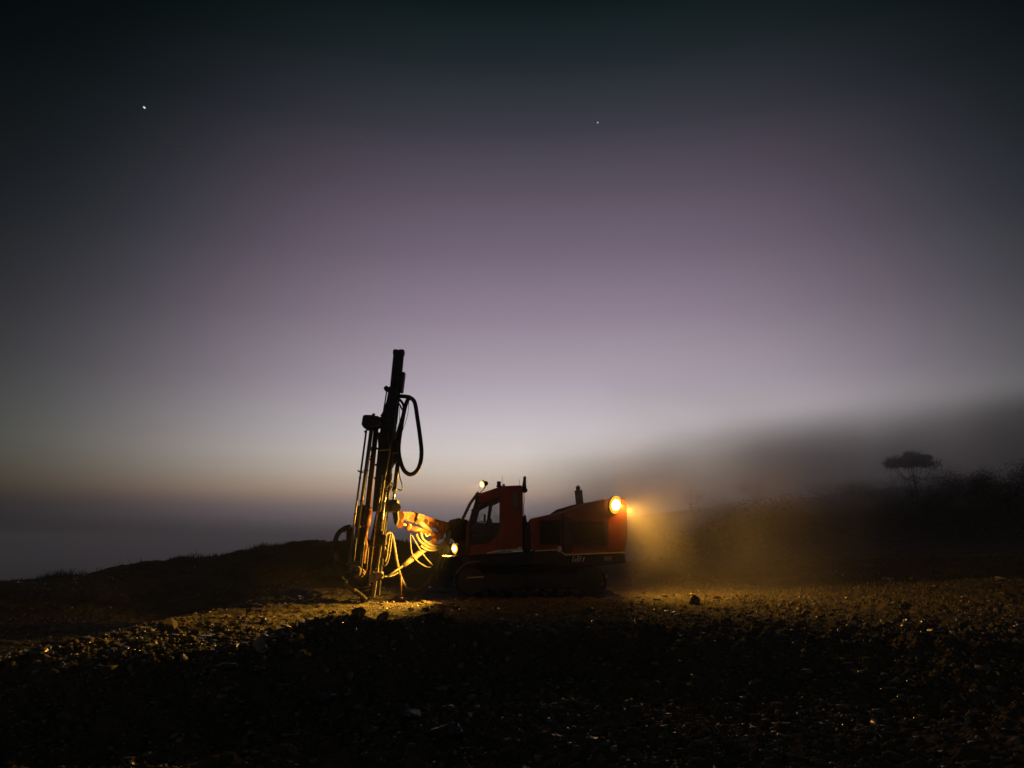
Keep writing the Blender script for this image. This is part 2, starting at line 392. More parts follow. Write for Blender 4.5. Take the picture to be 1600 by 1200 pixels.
# more, coarser rubble on the heap and the slope in front
xs = rng.uniform(-8, 12, 12000); ys = 11.9 + .12 * xs + rng.normal(0, 1.3, len(xs)); ss = np.clip(np.exp(rng.normal(-3.55, .5, len(xs))), .012, .12)
g2 = scatter('rubble', xs, ys, ss, [M['rock'], M['rock2'], M['rock3']])
tag(g2, 'coarse rubble on the dark slope in front of the rig', kind='stuff')

# single larger stones one can point at
def big_rock(px, py, Yd, s, label, mat='rock2', up=.3, spike=1.0):
    p = W(px, py, Yd); z = float(H(np.array([p.x]), np.array([p.y]))[0])
    bm = bmesh.new(); bmesh.ops.create_icosphere(bm, subdivisions=3, radius=1.0)
    sd = random.uniform(0, 100)
    from mathutils import noise
    for v in bm.verts:
        d = v.co.normalized(); q = .8 + .30 * noise.noise(d * 1.3 + Vector((sd, 0, 0))) + .12 * noise.noise(d * 4 + Vector((0, sd, 0)))
        for k in range(9):                       # cleaved faces
            nrm = Vector((math.sin(sd + k * 2.1), math.cos(sd * 1.3 + k * 1.7), math.sin(sd * .7 + k * 3.3))).normalized()
            h = d.dot(nrm) * q
            if h > .50: q *= .50 / h
        v.co = d * q
    bmesh.ops.scale(bm, vec=(s * 1.2, s * .8, s * .75 * spike), verts=bm.verts)
    bmesh.ops.rotate(bm, cent=(0, 0, 0), matrix=Matrix.Rotation(sd, 3, 'Z') @ Matrix.Rotation(random.uniform(-.3, .3), 3, 'X'), verts=bm.verts)
    me = bpy.data.meshes.new('rock'); bm.to_mesh(me); bm.free(); me.materials.append(M[mat])
    o = bpy.data.objects.new('rock', me); COL.objects.link(o); o.location = (p.x, p.y, z + s * up)
    tag(o, label, 'rock', 'larger rocks among the rubble'); return o
def ground_hit(px, py):
    lo, prev = None, None
    for Yd in np.arange(5.5, 40, .05):
        p = W(px, py, Yd)
        if p.z < float(H(np.array([p.x]), np.array([p.y]), False)[0]): return Yd
    return 20
for (px, py, s, lab, mat, sp) in [
    (262, 990, .22, 'dark block standing in the lit strip of gravel, far left', 'rock', 1.5),
    (286, 1036, .12, 'small pale stone glinting just below the lit strip, far left', 'rock3', 1.3),
    (352, 1056, .22, 'long flat dark slab left of the spoil heap', 'rock2', .5),
    (405, 1022, .16, 'upright stone with a bright edge below the spoil heap', 'rock3', 1.7),
    (400, 1060, .2, 'flat grey slab under the upright stone', 'rock2', .5),
    (355, 1088, .16, 'low flat stone in the dark at lower left', 'rock2', .6),
    (468, 1010, .13, 'small pointed rock on the front of the spoil heap', 'rock', 1.4),
    (560, 965, .20, 'rough dark boulder on the right end of the spoil heap', 'rock', 1.1),
    (600, 968, .17, 'dark boulder below the foot of the drill mast', 'rock', 1.0),
    (983, 1008, .09, 'small orange-lit stone right of the middle foreground', 'rock3', .8),
    (1085, 945, .20, 'dark rock in the lit grass behind the gravel', 'rock', 1.5),
    (690, 1096, .14, 'pale flat stone in the middle foreground', 'rock3', .5),
    (738, 1100, .12, 'yellowish pointed stone in the middle foreground', 'rock3', 1.4),
    (750, 1128, .16, 'flat grey stone near the bottom centre', 'rock2', .5),
    (640, 1130, .3, 'broad dark slab near the bottom centre', 'rock2', .5),
    (500, 1110, .28, 'broad dark rock in the left foreground', 'rock2', .7),
    (900, 1103, .1, 'small bright stone below the rear of the rig', 'rock3', .7),
    (1025, 1045, .11, 'pale stone in the dark below the lit grass', 'rock3', .8),
    (1080, 1083, .1, 'little pale stone in the right foreground', 'rock3', .8),
    (700, 1165, .3, 'dark slab cut off by the bottom edge', 'rock2', .5)]:
    big_rock(px, py, ground_hit(px, py), s, lab, mat, spike=sp)

# red scrap lying in the lit grass
p = W(1121, 938, ground_hit(1121, 938)); mb = MB(); mb.tube([p + Vector((-.14, 0, .04)), p + Vector((-.05, .02, .08)), p + Vector((.03, 0, .06)), p + Vector((.13, -.03, .03))], [.02, .04, .03, .015], seg=8)
mb.box(p + Vector((.03, 0, .09)), (.15, .07, .02), Matrix.Rotation(.3, 3, 'Y'), .006)
o = mb.build('plastic_scrap', material('red_plastic', (.20, .016, .016), .6), origin=p); o.location = p
tag(o, 'scrap of red plastic lying in the lit grass', 'scrap')

# dry grass on the right, lit by the rear lamp
def grass():
    xs = rng.uniform(2.2, 22, 26000); ys = rng.uniform(15, 38, len(xs))
    dens = fbm(xs, ys, .6, 3, 60) + .12; k = dens > rng.uniform(-.3, .35, len(xs)); xs, ys = xs[k], ys[k]
    k = ~((xs < 4.0) & (ys > 20)); xs, ys = xs[k], ys[k]
    n = len(xs); z = H(xs, ys); h = rng.uniform(.03, .13, n); a = rng.uniform(0, np.pi, n); wd = rng.uniform(.002, .006, n)
    lean = rng.normal(0, .35, (n, 2)) * h[:, None]
    dx, dy = np.cos(a) * wd, np.sin(a) * wd
    A = np.stack([xs - dx, ys - dy, z - .02], 1); B = np.stack([xs + dx, ys + dy, z - .02], 1)
    C = np.stack([xs + lean[:, 0] * .4 + dx * .6, ys + lean[:, 1] * .4, z + h * .6], 1); D = np.stack([xs + lean[:, 0], ys + lean[:, 1], z + h], 1)
    V = np.stack([A, B, C, D], 1).reshape(-1, 3); i = np.arange(n)[:, None] * 4
    F = np.concatenate([i + [0, 1, 2], i + [0, 2, 3]])
    o = np_mesh('dry_grass', V, F, material('dry_grass', (.16, .12, .05), .7, dirt=(.06, .07, .025), dirt_amt=1, scale=1.2))
    tag(o, 'thin dry grass growing on the bench behind and right of the rig', kind='stuff')
grass()

# ------------------------------------------------------------------ stars and far lights
def star(px, py, size, col, st, label, stretch=1.0, ang=0, name='star', cat='star', dist=2600, group='stars in the upper sky'):
    p = W(px, py, dist); bm = bmesh.new(); bmesh.ops.create_icosphere(bm, subdivisions=2, radius=size)
    bmesh.ops.scale(bm, vec=(stretch, 1, 1), verts=bm.verts); bmesh.ops.rotate(bm, cent=(0, 0, 0), matrix=Matrix.Rotation(ang, 3, 'Y'), verts=bm.verts)
    me = bpy.data.meshes.new(name); bm.to_mesh(me); bm.free(); me.materials.append(emit_mat(name + '_light', col, st, False))
    o = bpy.data.objects.new(name, me); o.location = p; COL.objects.link(o); tag(o, label, cat, group)
star(225.5, 168, 3.4, (.62, .9, .80), .9, 'brightest star, high on the left', 1.9, .8)
star(934, 191.5, 2.9, (.45, .70, .82), .85, 'small bluish star high right of the mast', 1.0)
star(277, 233, 2.4, (.12, .11, .15), .6, 'faint star low right of the brightest one')
star(564, 214.5, 2.0, (.15, .15, .18), .8, 'very faint star high in the sky left of the mast top')
star(1096, 182, 2.2, (.10, .12, .14), .7, 'very faint star right of the bluish one')

# ------------------------------------------------------------------ the drill rig
YM = 19.6                     # mast plane
YN, YF = 21.2, 23.4           # near and far side of the carrier
ROOT = Vector((1.0, 22.2, 0.0))
rig = empty('drill_rig', ROOT)
tag(rig, 'red tracked drill rig with a tall leaning black mast and lit work lamps', 'drill rig')
def part(mb, name, mat, parent=rig, label=None):
    bmesh.ops.translate(mb.bm, vec=-ROOT, verts=mb.bm.verts)
    o = mb.build(name, M[mat] if isinstance(mat, str) else mat, parent)
    if label: o['label'] = label
    return o
def N(px, py): p = W(px, py, YN); return (p.x, p.z)           # outline point on the near side
def NP(px, py, Y=YN): return W(px, py, Y)
PX = YN / FPX                                                  # metres per photo pixel at the near side

# --- cab
shell = MB()
outer = [N(*q) for q in [(747, 772), (784, 759.5), (814.5, 758.2), (817, 762), (817.3, 860), (790, 861), (775, 862.5), (760, 866), (729, 868), (727.5, 850), (729, 826), (737, 798)]]
win1 = [N(*q) for q in [(745.5, 796), (764.5, 786.5), (760.5, 816), (757.5, 850), (737, 852), (733, 845), (736.5, 822)]]
win2 = [N(*q) for q in [(767, 787.5), (780.5, 780.5), (780.8, 826), (775, 840), (761.5, 847)]]
winf = [N(*q) for q in [(746, 795), (764.5, 786), (761.5, 815.2), (740.5, 815.2)]]
winf2 = [N(*q) for q in [(767, 787.5), (779, 781.5), (779, 815), (763, 815.2)]]
YC = YN + 1.45                                                 # far side of the cab
shell.plate(outer, [win1, win2], YN + .002, YN + .05)
shell.plate(outer, [winf, winf2], YC - .05, YC)
def skin(mb, a, b, y0=YN + .051, y1=YC - .051, th=.04):
    """sheet between the two cab sides along the outline edge a-b, lying inward"""
    a = Vector((a[0], 0, a[1])); b = Vector((b[0], 0, b[1])); d = (b - a).normalized(); n = Vector((-d.z, 0, d.x)) * -th
    mb.prism([(p.x, p.z) for p in (a, b, b + n, a + n)], y0, y1)
for i, j in ((0, 1), (1, 2), (2, 3), (3, 4), (4, 5), (5, 6), (6, 7), (7, 8), (8, 9), (9, 10)):
    skin(shell, outer[i], outer[j])
# raised edges on the near side
shell.prism([N(*q) for q in [(781.5, 777), (784, 760.5), (814, 759.5), (815.5, 764), (815.5, 857), (783, 858.5)]], YN - .035, YN + .001, .008)
shell.prism([N(*q) for q in [(749, 772.8), (783, 761.3), (781.2, 776.5), (764, 783.5), (750, 789)]], YN - .03, YN + .001, .008)
cab = part(shell, 'cab', 'red')
g_ = MB(); g_.prism([(q[0], q[1]) for q in win1], YN + .018, YN + .026); part(g_, 'window', 'glass', cab, 'front side window of the cab')
g_ = MB(); g_.prism([(q[0], q[1]) for q in win2], YN + .018, YN + .026); part(g_, 'window', 'glass', cab, 'tapering dusty pane behind the front side window')
g_ = MB(); g_.prism(winf, YC - .03, YC - .022); part(g_, 'window', 'glass', cab)
g_ = MB(); g_.prism(winf2, YC - .03, YC - .022); part(g_, 'window', 'glass', cab)
# door frame between the panes
f_ = MB()
for a, b in (((765.5, 786), (761, 816)), ((761, 816), (759.5, 848)), ((736, 797.5), (745.5, 794.5))):
    f_.bar(NP(*a, YN - .01), NP(*b, YN - .01), .035, .05)
f_.bar(NP(747, 774, YN - .012), NP(733, 826, YN - .012), .09, .07, .01)      # front pillar
f_.bar(NP(733, 826, YN - .012), NP(731, 866, YN - .012), .07, .07, .01)
door = part(f_, 'door_frame', 'black', cab)
f_ = MB(); f_.bar(NP(735, 816, YC - .08), NP(764, 815, YC - .08), .03, .03); part(f_, 'window_sill', 'black', cab)
h_ = MB(); h_.tube([NP(764, 838, YN - .03), NP(763.6, 838, YN - .09), NP(762, 850, YN - .09), NP(762, 850, YN - .03)], .012, 8); part(h_, 'handle', 'black', door)
# dark gusset under the roof
f_ = MB(); f_.prism([N(*q) for q in [(747.5, 783), (752, 787), (764, 783), (778, 778.5), (765, 786.5), (748, 795), (741, 800), (742, 788)]], YN - .055, YN - .031, .004); part(f_, 'window_trim', 'black', cab)
f_ = MB(); f_.bar(NP(747.5, 790.6, YN - .07), NP(754.5, 788.0, YN - .07), .045, .03, .008); part(f_, 'side_marker', 'orange', cab)
# windscreen and front frame
ws = MB(); a, b = NP(746.5, 776, YN + .06), NP(730, 824, YN + .06)
ws.prism([(a.x, a.z), (b.x, b.z), (b.x - .012, b.z - .004), (a.x - .012, a.z)], YN + .08, YC - .08); part(ws, 'windscreen', 'glass', cab)
ws = MB()
for yy in (YN + .10, YN + .7, YC - .10):
    ws.bar(W(748, 769, yy), W(735, 786, yy), .085, .07, .01); ws.bar(W(735, 786, yy), W(723, 811, yy), .085, .07, .01)
for q in ((744, 771), (733, 788), (727.5, 799.5)):
    ws.bar(W(*q, YN + .10), W(*q, YC - .10), .035, .035)
part(ws, 'front_guard', 'black', cab)
# stripe along the foot of the cab
s_ = MB()
for a, b in (((761, 864.2), (775, 861.3)), ((775, 861.3), (790, 859.6)), ((790, 859.6), (817, 858.2))):
    s_.bar(NP(*a, YN - .045), NP(*b, YN - .045), .040, .02)
s_.box(NP(812, 857, YN - .05), (.11, .02, .09), bevel=.004)
part(s_, 'lower_stripe', 'stripe', cab)
# grab plate high on the rear panel
s_ = MB(); s_.box(NP(805, 781, YN - .04), (.14, .014, .42), bevel=.004); part(s_, 'access_plate', 'grey', cab)
# inside
s_ = MB(); s_.box(NP(752, 850, YN + .7), (.5, .5, .16), bevel=.05); s_.box(NP(764, 832, YN + .7), (.14, .5, .62), Matrix.Rotation(.2, 3, 'Y'), bevel=.05); s_.box(NP(766, 815, YN + .7), (.1, .26, .18), bevel=.04)
part(s_, 'seat', 'seat', cab)
s_ = MB(); s_.box(NP(742, 837, YN + .4), (.26, .3, .16), Matrix.Rotation(.5, 3, 'Y'), .03); s_.box(NP(750, 843, YN + .3), (.12, .12, .1), bevel=.02); part(s_, 'control_console', 'orange', cab)
s_ = MB(); s_.bar(NP(757, 816, YN + .9), NP(757.5, 804, YN + .9), .06, .06, .01); s_.bar(NP(758.5, 812, YN + .9), NP(756, 803, YN + .9), .03, .03)
part(s_, 'monitor', 'black', cab)
# roof items
s_ = MB(); s_.cyl(NP(779.5, 760, YN + .35), NP(779.5, 754.2, YN + .35), .062, .055); s_.cyl(NP(779.5, 754.2, YN + .35), NP(779.5, 752.2, YN + .35), .066, .05); s_.box(NP(779.8, 760, YN + .35), (.15, .15, .05), bevel=.01)
part(s_, 'beacon', 'red_plastic', cab)
s_ = MB(); s_.cyl(NP(784.6, 760, YN + .3), NP(784.6, 742.5, YN + .3), .007, .004, 8); s_.ball(NP(787.3, 758.3, YN + .3), .035, (1, 1, 1.3)); part(s_, 'antenna', 'black', cab)
s_ = MB(); s_.cyl(NP(811.5, 759, YN + .6), NP(811.5, 748.5, YN + .6), .005, .004, 8); part(s_, 'antenna', 'black', cab)
s_ = MB(); s_.cyl(NP(819.0, 761, YN + .12), NP(820, 744.5, YN + .12), .062, .036); part(s_, 'air_precleaner', 'grey', cab)
s_ = MB(); s_.ball(NP(819.8, 766, YN + .12), .085, (1, 1, .9)); s_.cyl(NP(819.5, 763, YN + .12), NP(819.3, 759.5, YN + .12), .06); s_.bar(NP(815, 764, YN + .12), NP(821, 764, YN + .12), .05, .05); part(s_, 'mirror', 'black', cab)
s_ = MB(); s_.tube([NP(818.3, 769, YN + .1), NP(819, 780, YN + .1), NP(818.2, 792, YN + .1), NP(818.6, 806, YN + .1)], .012, 8); part(s_, 'grab_rail', 'white', cab)

# --- engine housing
def stepped(pts): return [N(*q) for q in pts]
eh = MB()
eh.prism(stepped([(827.5, 811.5), (876.5, 801), (879.5, 800.2), (880.5, 861), (836, 861.5), (829, 859)]), YN + .02, YF, .02)
eh.prism(stepped([(880.7, 800), (904.5, 790.5), (925, 785), (946.5, 780), (967, 777), (977, 779.5), (979.5, 790), (980.5, 835), (976.5, 863), (881.7, 867)]), YN, YF, .02)
eh.prism(stepped([(861, 802.5), (873, 793.8), (901, 785.5), (940, 779), (962, 777), (962, 781), (905, 793), (876, 803)]), YN + 1.25, YF - .05, .01)
house = part(eh, 'engine_housing', 'red')
def louvre(x0, y0, x1, y1, n, name, mat='grille', d=.02):
    mb = MB(); a, b = NP(x0, y0), NP(x1, y1)
    mb.prism([(a.x, a.z), (b.x, a.z), (b.x, b.z), (a.x, b.z)], YN - .004 , YN + .03)
    for k in range(n):
        z = a.z + (b.z - a.z) * (k + .5) / n
        mb.box(((a.x + b.x) / 2, YN - .012, z), (abs(b.x - a.x) - .04, .014, abs(b.z - a.z) / n * .55), Matrix.Rotation(.4, 3, 'X'))
    for (p, q) in (((a.x, a.z), (b.x, a.z)), ((a.x, b.z), (b.x, b.z)), ((a.x, a.z), (a.x, b.z)), ((b.x, a.z), (b.x, b.z))):
        mb.bar((p[0], YN - .014, p[1]), (q[0], YN - .014, q[1]), .03, .024, ext=.03)
    return part(mb, name, mat, house)
louvre(844, 814, 874.5, 850, 9, 'ventilation_grille'); louvre(896, 815, 946, 851.5, 10, 'ventilation_grille')
mb = MB(); mb.prism(stepped([(881.5, 806), (892.5, 811), (893.5, 862.5), (883, 863)]), YN - .03, YN - .001, .006); part(mb, 'service_door', 'black', house)
mb = MB(); mb.prism(stepped([(950, 785), (974.5, 783), (976, 800), (976.5, 835), (973.5, 860), (950, 860.7)]), YN - .02, YN - .001, .008); part(mb, 'rear_corner_panel', 'red', house)
for x in (877.2, 893.8, 948.6): mb = MB(); mb.bar(NP(x, 815, YN - .008), NP(x + .4, 858, YN - .008), .02, .012); part(mb, 'panel_seam', 'black', house)
mb = MB()
mb.bar(NP(836, 860.9, YN - .006), NP(872, 859, YN - .006), .035, .02); mb.box(NP(874.5, 857.5, YN - .01), (.11, .02, .14), bevel=.004)
mb.bar(NP(877.5, 862, YN - .012), NP(883, 867, YN - .012), .035, .02); mb.bar(NP(883, 867, YN - .014), NP(976, 863, YN - .014), .035, .02)
part(mb, 'lower_stripe', 'stripe', house)
mb = MB()
for x, h in ((894.5, 9), (898, 5), (902, 10), (905.5, 9), (911, 8)):
    mb.bar(NP(x - .3, 878, YN - .02), NP(x + 2.1, 878 - h, YN - .02), .028, .008)
part(mb, 'slanted_marking', 'white')
mb = MB(); mb.box(NP(950, 873, YN - .015), (.22, .02, .12), bevel=.005); part(mb, 'data_plate', 'grey')
# exhaust
mb = MB(); a, b = W(905.8, 787, 22.1), W(903.8, 767.5, 22.1); mb.cyl(a, b, .115, .115, 24); mb.cyl(b, W(903.6, 766.2, 22.1), .125, .125, 24)
ex = part(mb, 'exhaust_stack', 'grey')
mb = MB(); mb.cyl(W(903, 767, 22.1), W(902.7, 760, 22.1), .055); mb.tube([W(902.5, 762, 22.1), W(902.8, 759.5, 22.1), W(905, 760.5, 22.1), W(906, 764, 22.1)], .02, 8); part(mb, 'exhaust_outlet', 'black', ex)
mb = MB(); mb.tube([NP(828, 811.3, YN + .03), NP(852, 806, YN + .03), NP(880, 799.7, YN + .02), NP(905, 789.9, YN + .02), NP(947, 779.4, YN + .02)], .016, 8); part(mb, 'hood_highlight', 'edge_highlight', house)  # thin tube standing in for the pinkish sky highlight on the hood edge

# --- deck and chassis between cab and housing
mb = MB()
mb.prism(stepped([(817.6, 806), (821.5, 804), (823.5, 815), (829, 818), (829, 862), (818, 862)]), YN + .08, YF - .2, .01)
mb.tube([NP(820, 862, YN + .03), NP(821, 840, YN + .02), NP(824, 825, YN + .03), NP(828, 816, YN + .08)], .03, 8)
mb.tube([NP(824, 863, YN + .03), NP(824.5, 845, YN), NP(826.5, 830, YN + .04)], .025, 8)
part(mb, 'hose_duct', 'black')
mb = MB()
mb.prism(stepped([(722, 869), (760, 866.5), (834, 862.2), (872, 861.5), (880, 868), (977, 865), (979, 880), (940, 884), (898, 888), (888, 880), (722, 881)]), YN + .10, YF - .05, .015)
mb.prism(stepped([(745, 881), (930, 884), (925, 905), (750, 905)]), YN + .5, YF - .5, .02)
part(mb, 'chassis', 'black')
mb = MB(); mb.prism(stepped([(834, 863), (872, 861.8), (884, 870), (898, 888), (880, 888), (834, 880)]), YN - .03, YN + .095, .01); part(mb, 'side_step', 'black')

# --- tracks
def stadium(cx0, cz0, r0, cx1, cz1, r1, n=18):
    pts = []
    for k in range(n + 1):
        a = math.pi / 2 + math.pi * k / n; pts.append((cx0 + r0 * math.cos(a), cz0 + r0 * math.sin(a)))
    for k in range(n + 1):
        a = -math.pi / 2 + math.pi * k / n; pts.append((cx1 + r1 * math.cos(a), cz1 + r1 * math.sin(a)))
    return pts
def track(y0, y1, near):
    a = W(736, 902, 21.0); b = W(921, 903, 21.0); r = .45
    za, zb = a.z * 0 + r + .02, r + .02
    ya, yb = y0, y1
    # belt of shoes round the frame
    loop = stadium(a.x, za, r, b.x, zb, r, 14); P = [Vector((x, 0, z)) for x, z in loop] + [Vector((loop[0][0], 0, loop[0][1]))]
    L = [0]
    for i in range(len(P) - 1): L.append(L[-1] + (P[i + 1] - P[i]).length)
    n = 52; mb = MB()
    for k in range(n):
        s = L[-1] * k / n; i = max(j for j in range(len(L) - 1) if L[j] <= s); t = (s - L[i]) / max(L[i + 1] - L[i], 1e-6)
        p = P[i].lerp(P[i + 1], t); d = (P[i + 1] - P[i]).normalized(); nn = Vector((-d.z, 0, d.x))
        if nn.dot(p - Vector(((a.x + b.x) / 2, 0, za))) < 0 and abs(p.x - (a.x + b.x) / 2) < 1: pass
        rot = Matrix((d, Vector((0, 1, 0)), d.cross(Vector((0, 1, 0))))).transposed()
        c = Vector((p.x, (ya + yb) / 2, p.z))
        mb.box(c, (L[-1] / n * .92, yb - ya, .035), rot, .004)
        o = (c - Vector((min(max(p.x, a.x), b.x), (ya + yb) / 2, za))).normalized()
        mb.box(c + o * .03, (.025, yb - ya - .01, .05), rot)
    tr = empty('crawler_track', (0, 0, 0)); tr.parent = rig
    part(mb, 'track_shoes', 'track', tr)
    mb = MB(); mb.prism(stadium(a.x + .05, za, .17, b.x - .05, zb, .17, 8), ya + .10, yb - .10, .01)
    mb.box(((a.x + b.x) / 2, (ya + yb) / 2, za - .02), (b.x - a.x - .5, yb - ya - .12, .40), bevel=.03)
    if near:
        mb.box((W(838, 905, ya).x, ya + .07, za - .02), (.5, .06, .34), bevel=.02); mb.box((W(815, 905, ya).x, ya + .05, za - .04), (.16, .06, .22), bevel=.015)
    part(mb, 'track_frame', 'track', tr)
    for c, nm in ((a, 'idler_wheel'), (b, 'drive_sprocket')):
        mb = MB(); cc = Vector((c.x, (ya + yb) / 2, za)); mb.cyl(cc + Vector((0, -.16, 0)), cc + Vector((0, .16, 0)), .36, seg=32); mb.cyl(cc + Vector((0, -.2, 0)), cc + Vector((0, .2, 0)), .15)
        for k in range(14):
            an = 2 * math.pi * k / 14; mb.box(cc + Vector((math.cos(an) * .385, 0, math.sin(an) * .385)), (.06, .08, .05), Matrix.Rotation(-an, 3, 'Y'))
        part(mb, nm, 'track', tr)
    for k in range(7):
        x = a.x + (b.x - a.x) * (k + 1) / 8; mb = MB(); mb.cyl((x, ya + .05, .13), (x, yb - .05, .13), .085); mb.cyl((x, ya + .03, .13), (x, ya + .06, .13), .04); part(mb, 'track_roller', 'track', tr)
    if near:
        mb = MB(); mb.bar(W(729.5, 902.6, ya - .03), W(756, 901.2, ya - .03), .035, .03, .006); part(mb, 'guide_bar', 'stripe', tr)
        mb = MB(); mb.tube([W(*q, ya + .02) for q in ((713, 897), (718, 889), (726, 882), (735, 878.5), (750, 877))], .022, 8); part(mb, 'track_guard', 'steel', tr)
track(YN - .22, YN + .20, True); track(YF - .25, YF + .17, False)

# --- boom (runs from the carrier, swung towards the camera, to the mast)
def BY(px): return 19.75 + (px - 610) / 110 * 1.95
def BP(px, py, dy=0.0): return W(px, py, BY(px) + dy)
mb = MB()
pts_top = [(627, 799.5), (643, 800), (660, 805), (699, 816)]; pts_bot = [(699, 829), (660, 821), (645, 816), (627, 811)]
bm = bmesh.new()
top_ = [BP(*q) for q in pts_top]; bot_ = [BP(*q) for q in pts_bot[::-1]]
rows = []
for t_, b_ in zip(top_, bot_):
    rows.append([bm.verts.new(t_ + Vector((0, -.13, 0))), bm.verts.new(t_ + Vector((0, .13, 0))), bm.verts.new(b_ + Vector((0, .13, 0))), bm.verts.new(b_ + Vector((0, -.13, 0)))])
for r0, r1 in zip(rows[:-1], rows[1:]):
    for j in range(4): bm.faces.new((r0[j], r0[(j + 1) % 4], r1[(j + 1) % 4], r1[j]))
bm.faces.new(rows[0]); bm.faces.new(rows[-1][::-1]); bmesh.ops.recalc_face_normals(bm, faces=bm.faces)
bmesh.ops.bevel(bm, geom=list(bm.edges), offset=.015, segments=2, affect='EDGES'); mb.add(bm)
boom = part(mb, 'boom', 'orange')
mb = MB(); mb.bar(BP(646, 808, 0), BP(657, 811.5, 0), .28, .31, .01); part(mb, 'boom_collar', 'pale_hose', boom)
mb = MB(); mb.cyl(BP(624, 806, -.2), BP(624, 806, .2), .13); mb.box(BP(626, 814, 0), (.12, .3, .32), Matrix.Rotation(.15, 3, 'Y'), .03); mb.cyl(BP(625, 820, -.18), BP(625, 820, .18), .09)
mb.bar(BP(624, 806), BP(633, 806), .2, .28, .02); part(mb, 'boom_head', 'orange', boom)
mb = MB(); mb.cyl(BP(638, 823, -.12), BP(672, 833, -.12), .075); mb.cyl(BP(672, 833, -.12), BP(690, 838, -.12), .09); mb.ball(BP(638, 823, -.12), .1); part(mb, 'boom_cylinder', 'orange', boom)
mb = MB(); mb.cyl(BP(625, 817, -.1), BP(640, 823, -.12), .035); mb.cyl(BP(650, 812, -.17), BP(673, 831, -.17), .06); part(mb, 'cylinder_rod', 'steel', boom)
mb = MB(); mb.cyl(BP(700, 820, 0), BP(676, 847, -.2), .085); mb.cyl(BP(698, 822, 0), BP(690, 831, -.1), .11); mb.box(BP(664, 815, -.17), (.18, .05, .14), bevel=.01); mb.box(BP(676, 818, -.17), (.3, .05, .09), Matrix.Rotation(.25, 3, 'Y'), bevel=.01)
mb.box(BP(688, 822, -.15), (.2, .08, .26), Matrix.Rotation(.25, 3, 'Y'), bevel=.02)
part(mb, 'lift_cylinder', 'orange', boom)
# lower stay tube going down to the mast foot
mb = MB(); mb.cyl(BP(666, 856, -.1), BP(645, 872, -.1), .085, .085); mb.cyl(BP(645, 872, -.1), BP(630, 884, -.1), .085, .06); mb.cyl(BP(630, 884, -.1), BP(605, 901, -.1), .028); mb.cyl(BP(648, 870, -.1), BP(644.5, 872.6, -.1), .1)
part(mb, 'stay_cylinder', 'pale_hose')
mb = MB(); mb.cyl(BP(660, 850, -.08), BP(676, 847, -.1), .06); part(mb, 'stay_pin', 'steel')
# boom foot, carrier front
mb = MB(); mb.prism([N(*q) for q in [(697, 818), (706, 811), (716, 808.5), (726, 812), (731, 822), (731, 868), (714, 869), (708, 845), (698, 838)]], YN + .35, YN + 1.1, .03)
for k in range(7):
    x = 700 + k * 3.6
    mb.tube([NP(x - 2, 838 + k, YN + .2), NP(x - 1, 822, YN + .24), NP(x + 5, 811 + abs(k - 3) * .8, YN + .3), NP(x + 10, 818, YN + .3), NP(x + 12, 845, YN + .3)], .028, 8)
foot = part(mb, 'boom_foot', 'black')
mb = MB(); mb.box(W(704.5, 868.3, YN - .85), (.34, 1.4, .035), bevel=.006); mb.bar(W(712.5, 868, YN - 1.48), W(713.5, 860, YN - 1.43), .05, .05); mb.bar(W(708, 868.3, YN - .3), NP(726, 868, YN + .25), .05, .05); part(mb, 'lamp_bracket', 'steel')

# --- work lamps
def work_lamp(c, aim, r, depth, power, cone, label='', glow=10, lens='lamp', blend=.5, off=.01, soft=.04, face=None):
    c = Vector(c); beam = (Vector(aim) - c).normalized(); d = Vector(face).normalized() if face else beam
    mb = MB(); mb.cyl(c - d * depth, c, r * .72, r * 1.08, 28, caps=True)
    bm = bmesh.new(); ring = []
    mb.cyl(c - d * .03, c + d * .012, r * 1.36, r * 1.36, 28, caps=False)
    mb.box(c - d * (depth + .01), (.06, .06, .06), bevel=.01)
    w_ = part(mb, 'work_lamp', 'black'); w_['label'] = label
    mb = MB(); mb.cyl(c - d * .02, c + d * .03, r * .9, r * 1.32, 28); part(mb, 'reflector_halo', 'bowl_halo', w_)  # bowl widened and made to glow, imitating the amber halo round the lens
    mb = MB(); mb.ball((0, 0, 0), 1.0)
    bmesh.ops.scale(mb.bm, vec=(r * .86, r * .86, r * .8), verts=mb.bm.verts)
    Mx = Matrix.Translation(c + d * .003) @ Vector((0, 0, 1)).rotation_difference(d).to_matrix().to_4x4()
    bmesh.ops.transform(mb.bm, matrix=Mx, verts=mb.bm.verts)
    part(mb, 'lens', lens, w_)
    ld = bpy.data.lights.new('lamp_beam', 'SPOT'); ld.energy = power; ld.color = LAMP; ld.spot_size = R(cone); ld.spot_blend = blend; ld.shadow_soft_size = soft
    lo = bpy.data.objects.new('lamp_beam', ld); COL.objects.link(lo); lo.parent = w_
    lo.location = c + d * (r * .8 + off) - ROOT; lo.rotation_euler = beam.to_track_quat('-Z', 'Y').to_euler()
    ld = bpy.data.lights.new('lamp_glow', 'POINT'); ld.energy = glow; ld.color = (1.0, .42, .04); ld.shadow_soft_size = r * .5
    lo = bpy.data.objects.new('lamp_glow', ld); COL.objects.link(lo); lo.parent = w_; lo.location = c + d * (r * .8 + .06) - ROOT
    return w_
L1 = W(711.5, 857, YN - 1.5)
work_lamp(L1, L1 + Vector((-1.0, -.10, -.18)), .10, .12, 1500, 150, glow=8,face=(-.75, -.6, -.1),label= 'lit work lamp low at the front beside the boom foot')
L2 = W(754.3, 756.6, YN + .10)
work_lamp(L2, L2 + Vector((-5.4, -6.0, -3.0)), .085, .14, 2600, 66, glow=2,face=(-.8, -.55, -.25),blend=.7,label= 'lit round lamp on a stalk at the front of the cab roof')
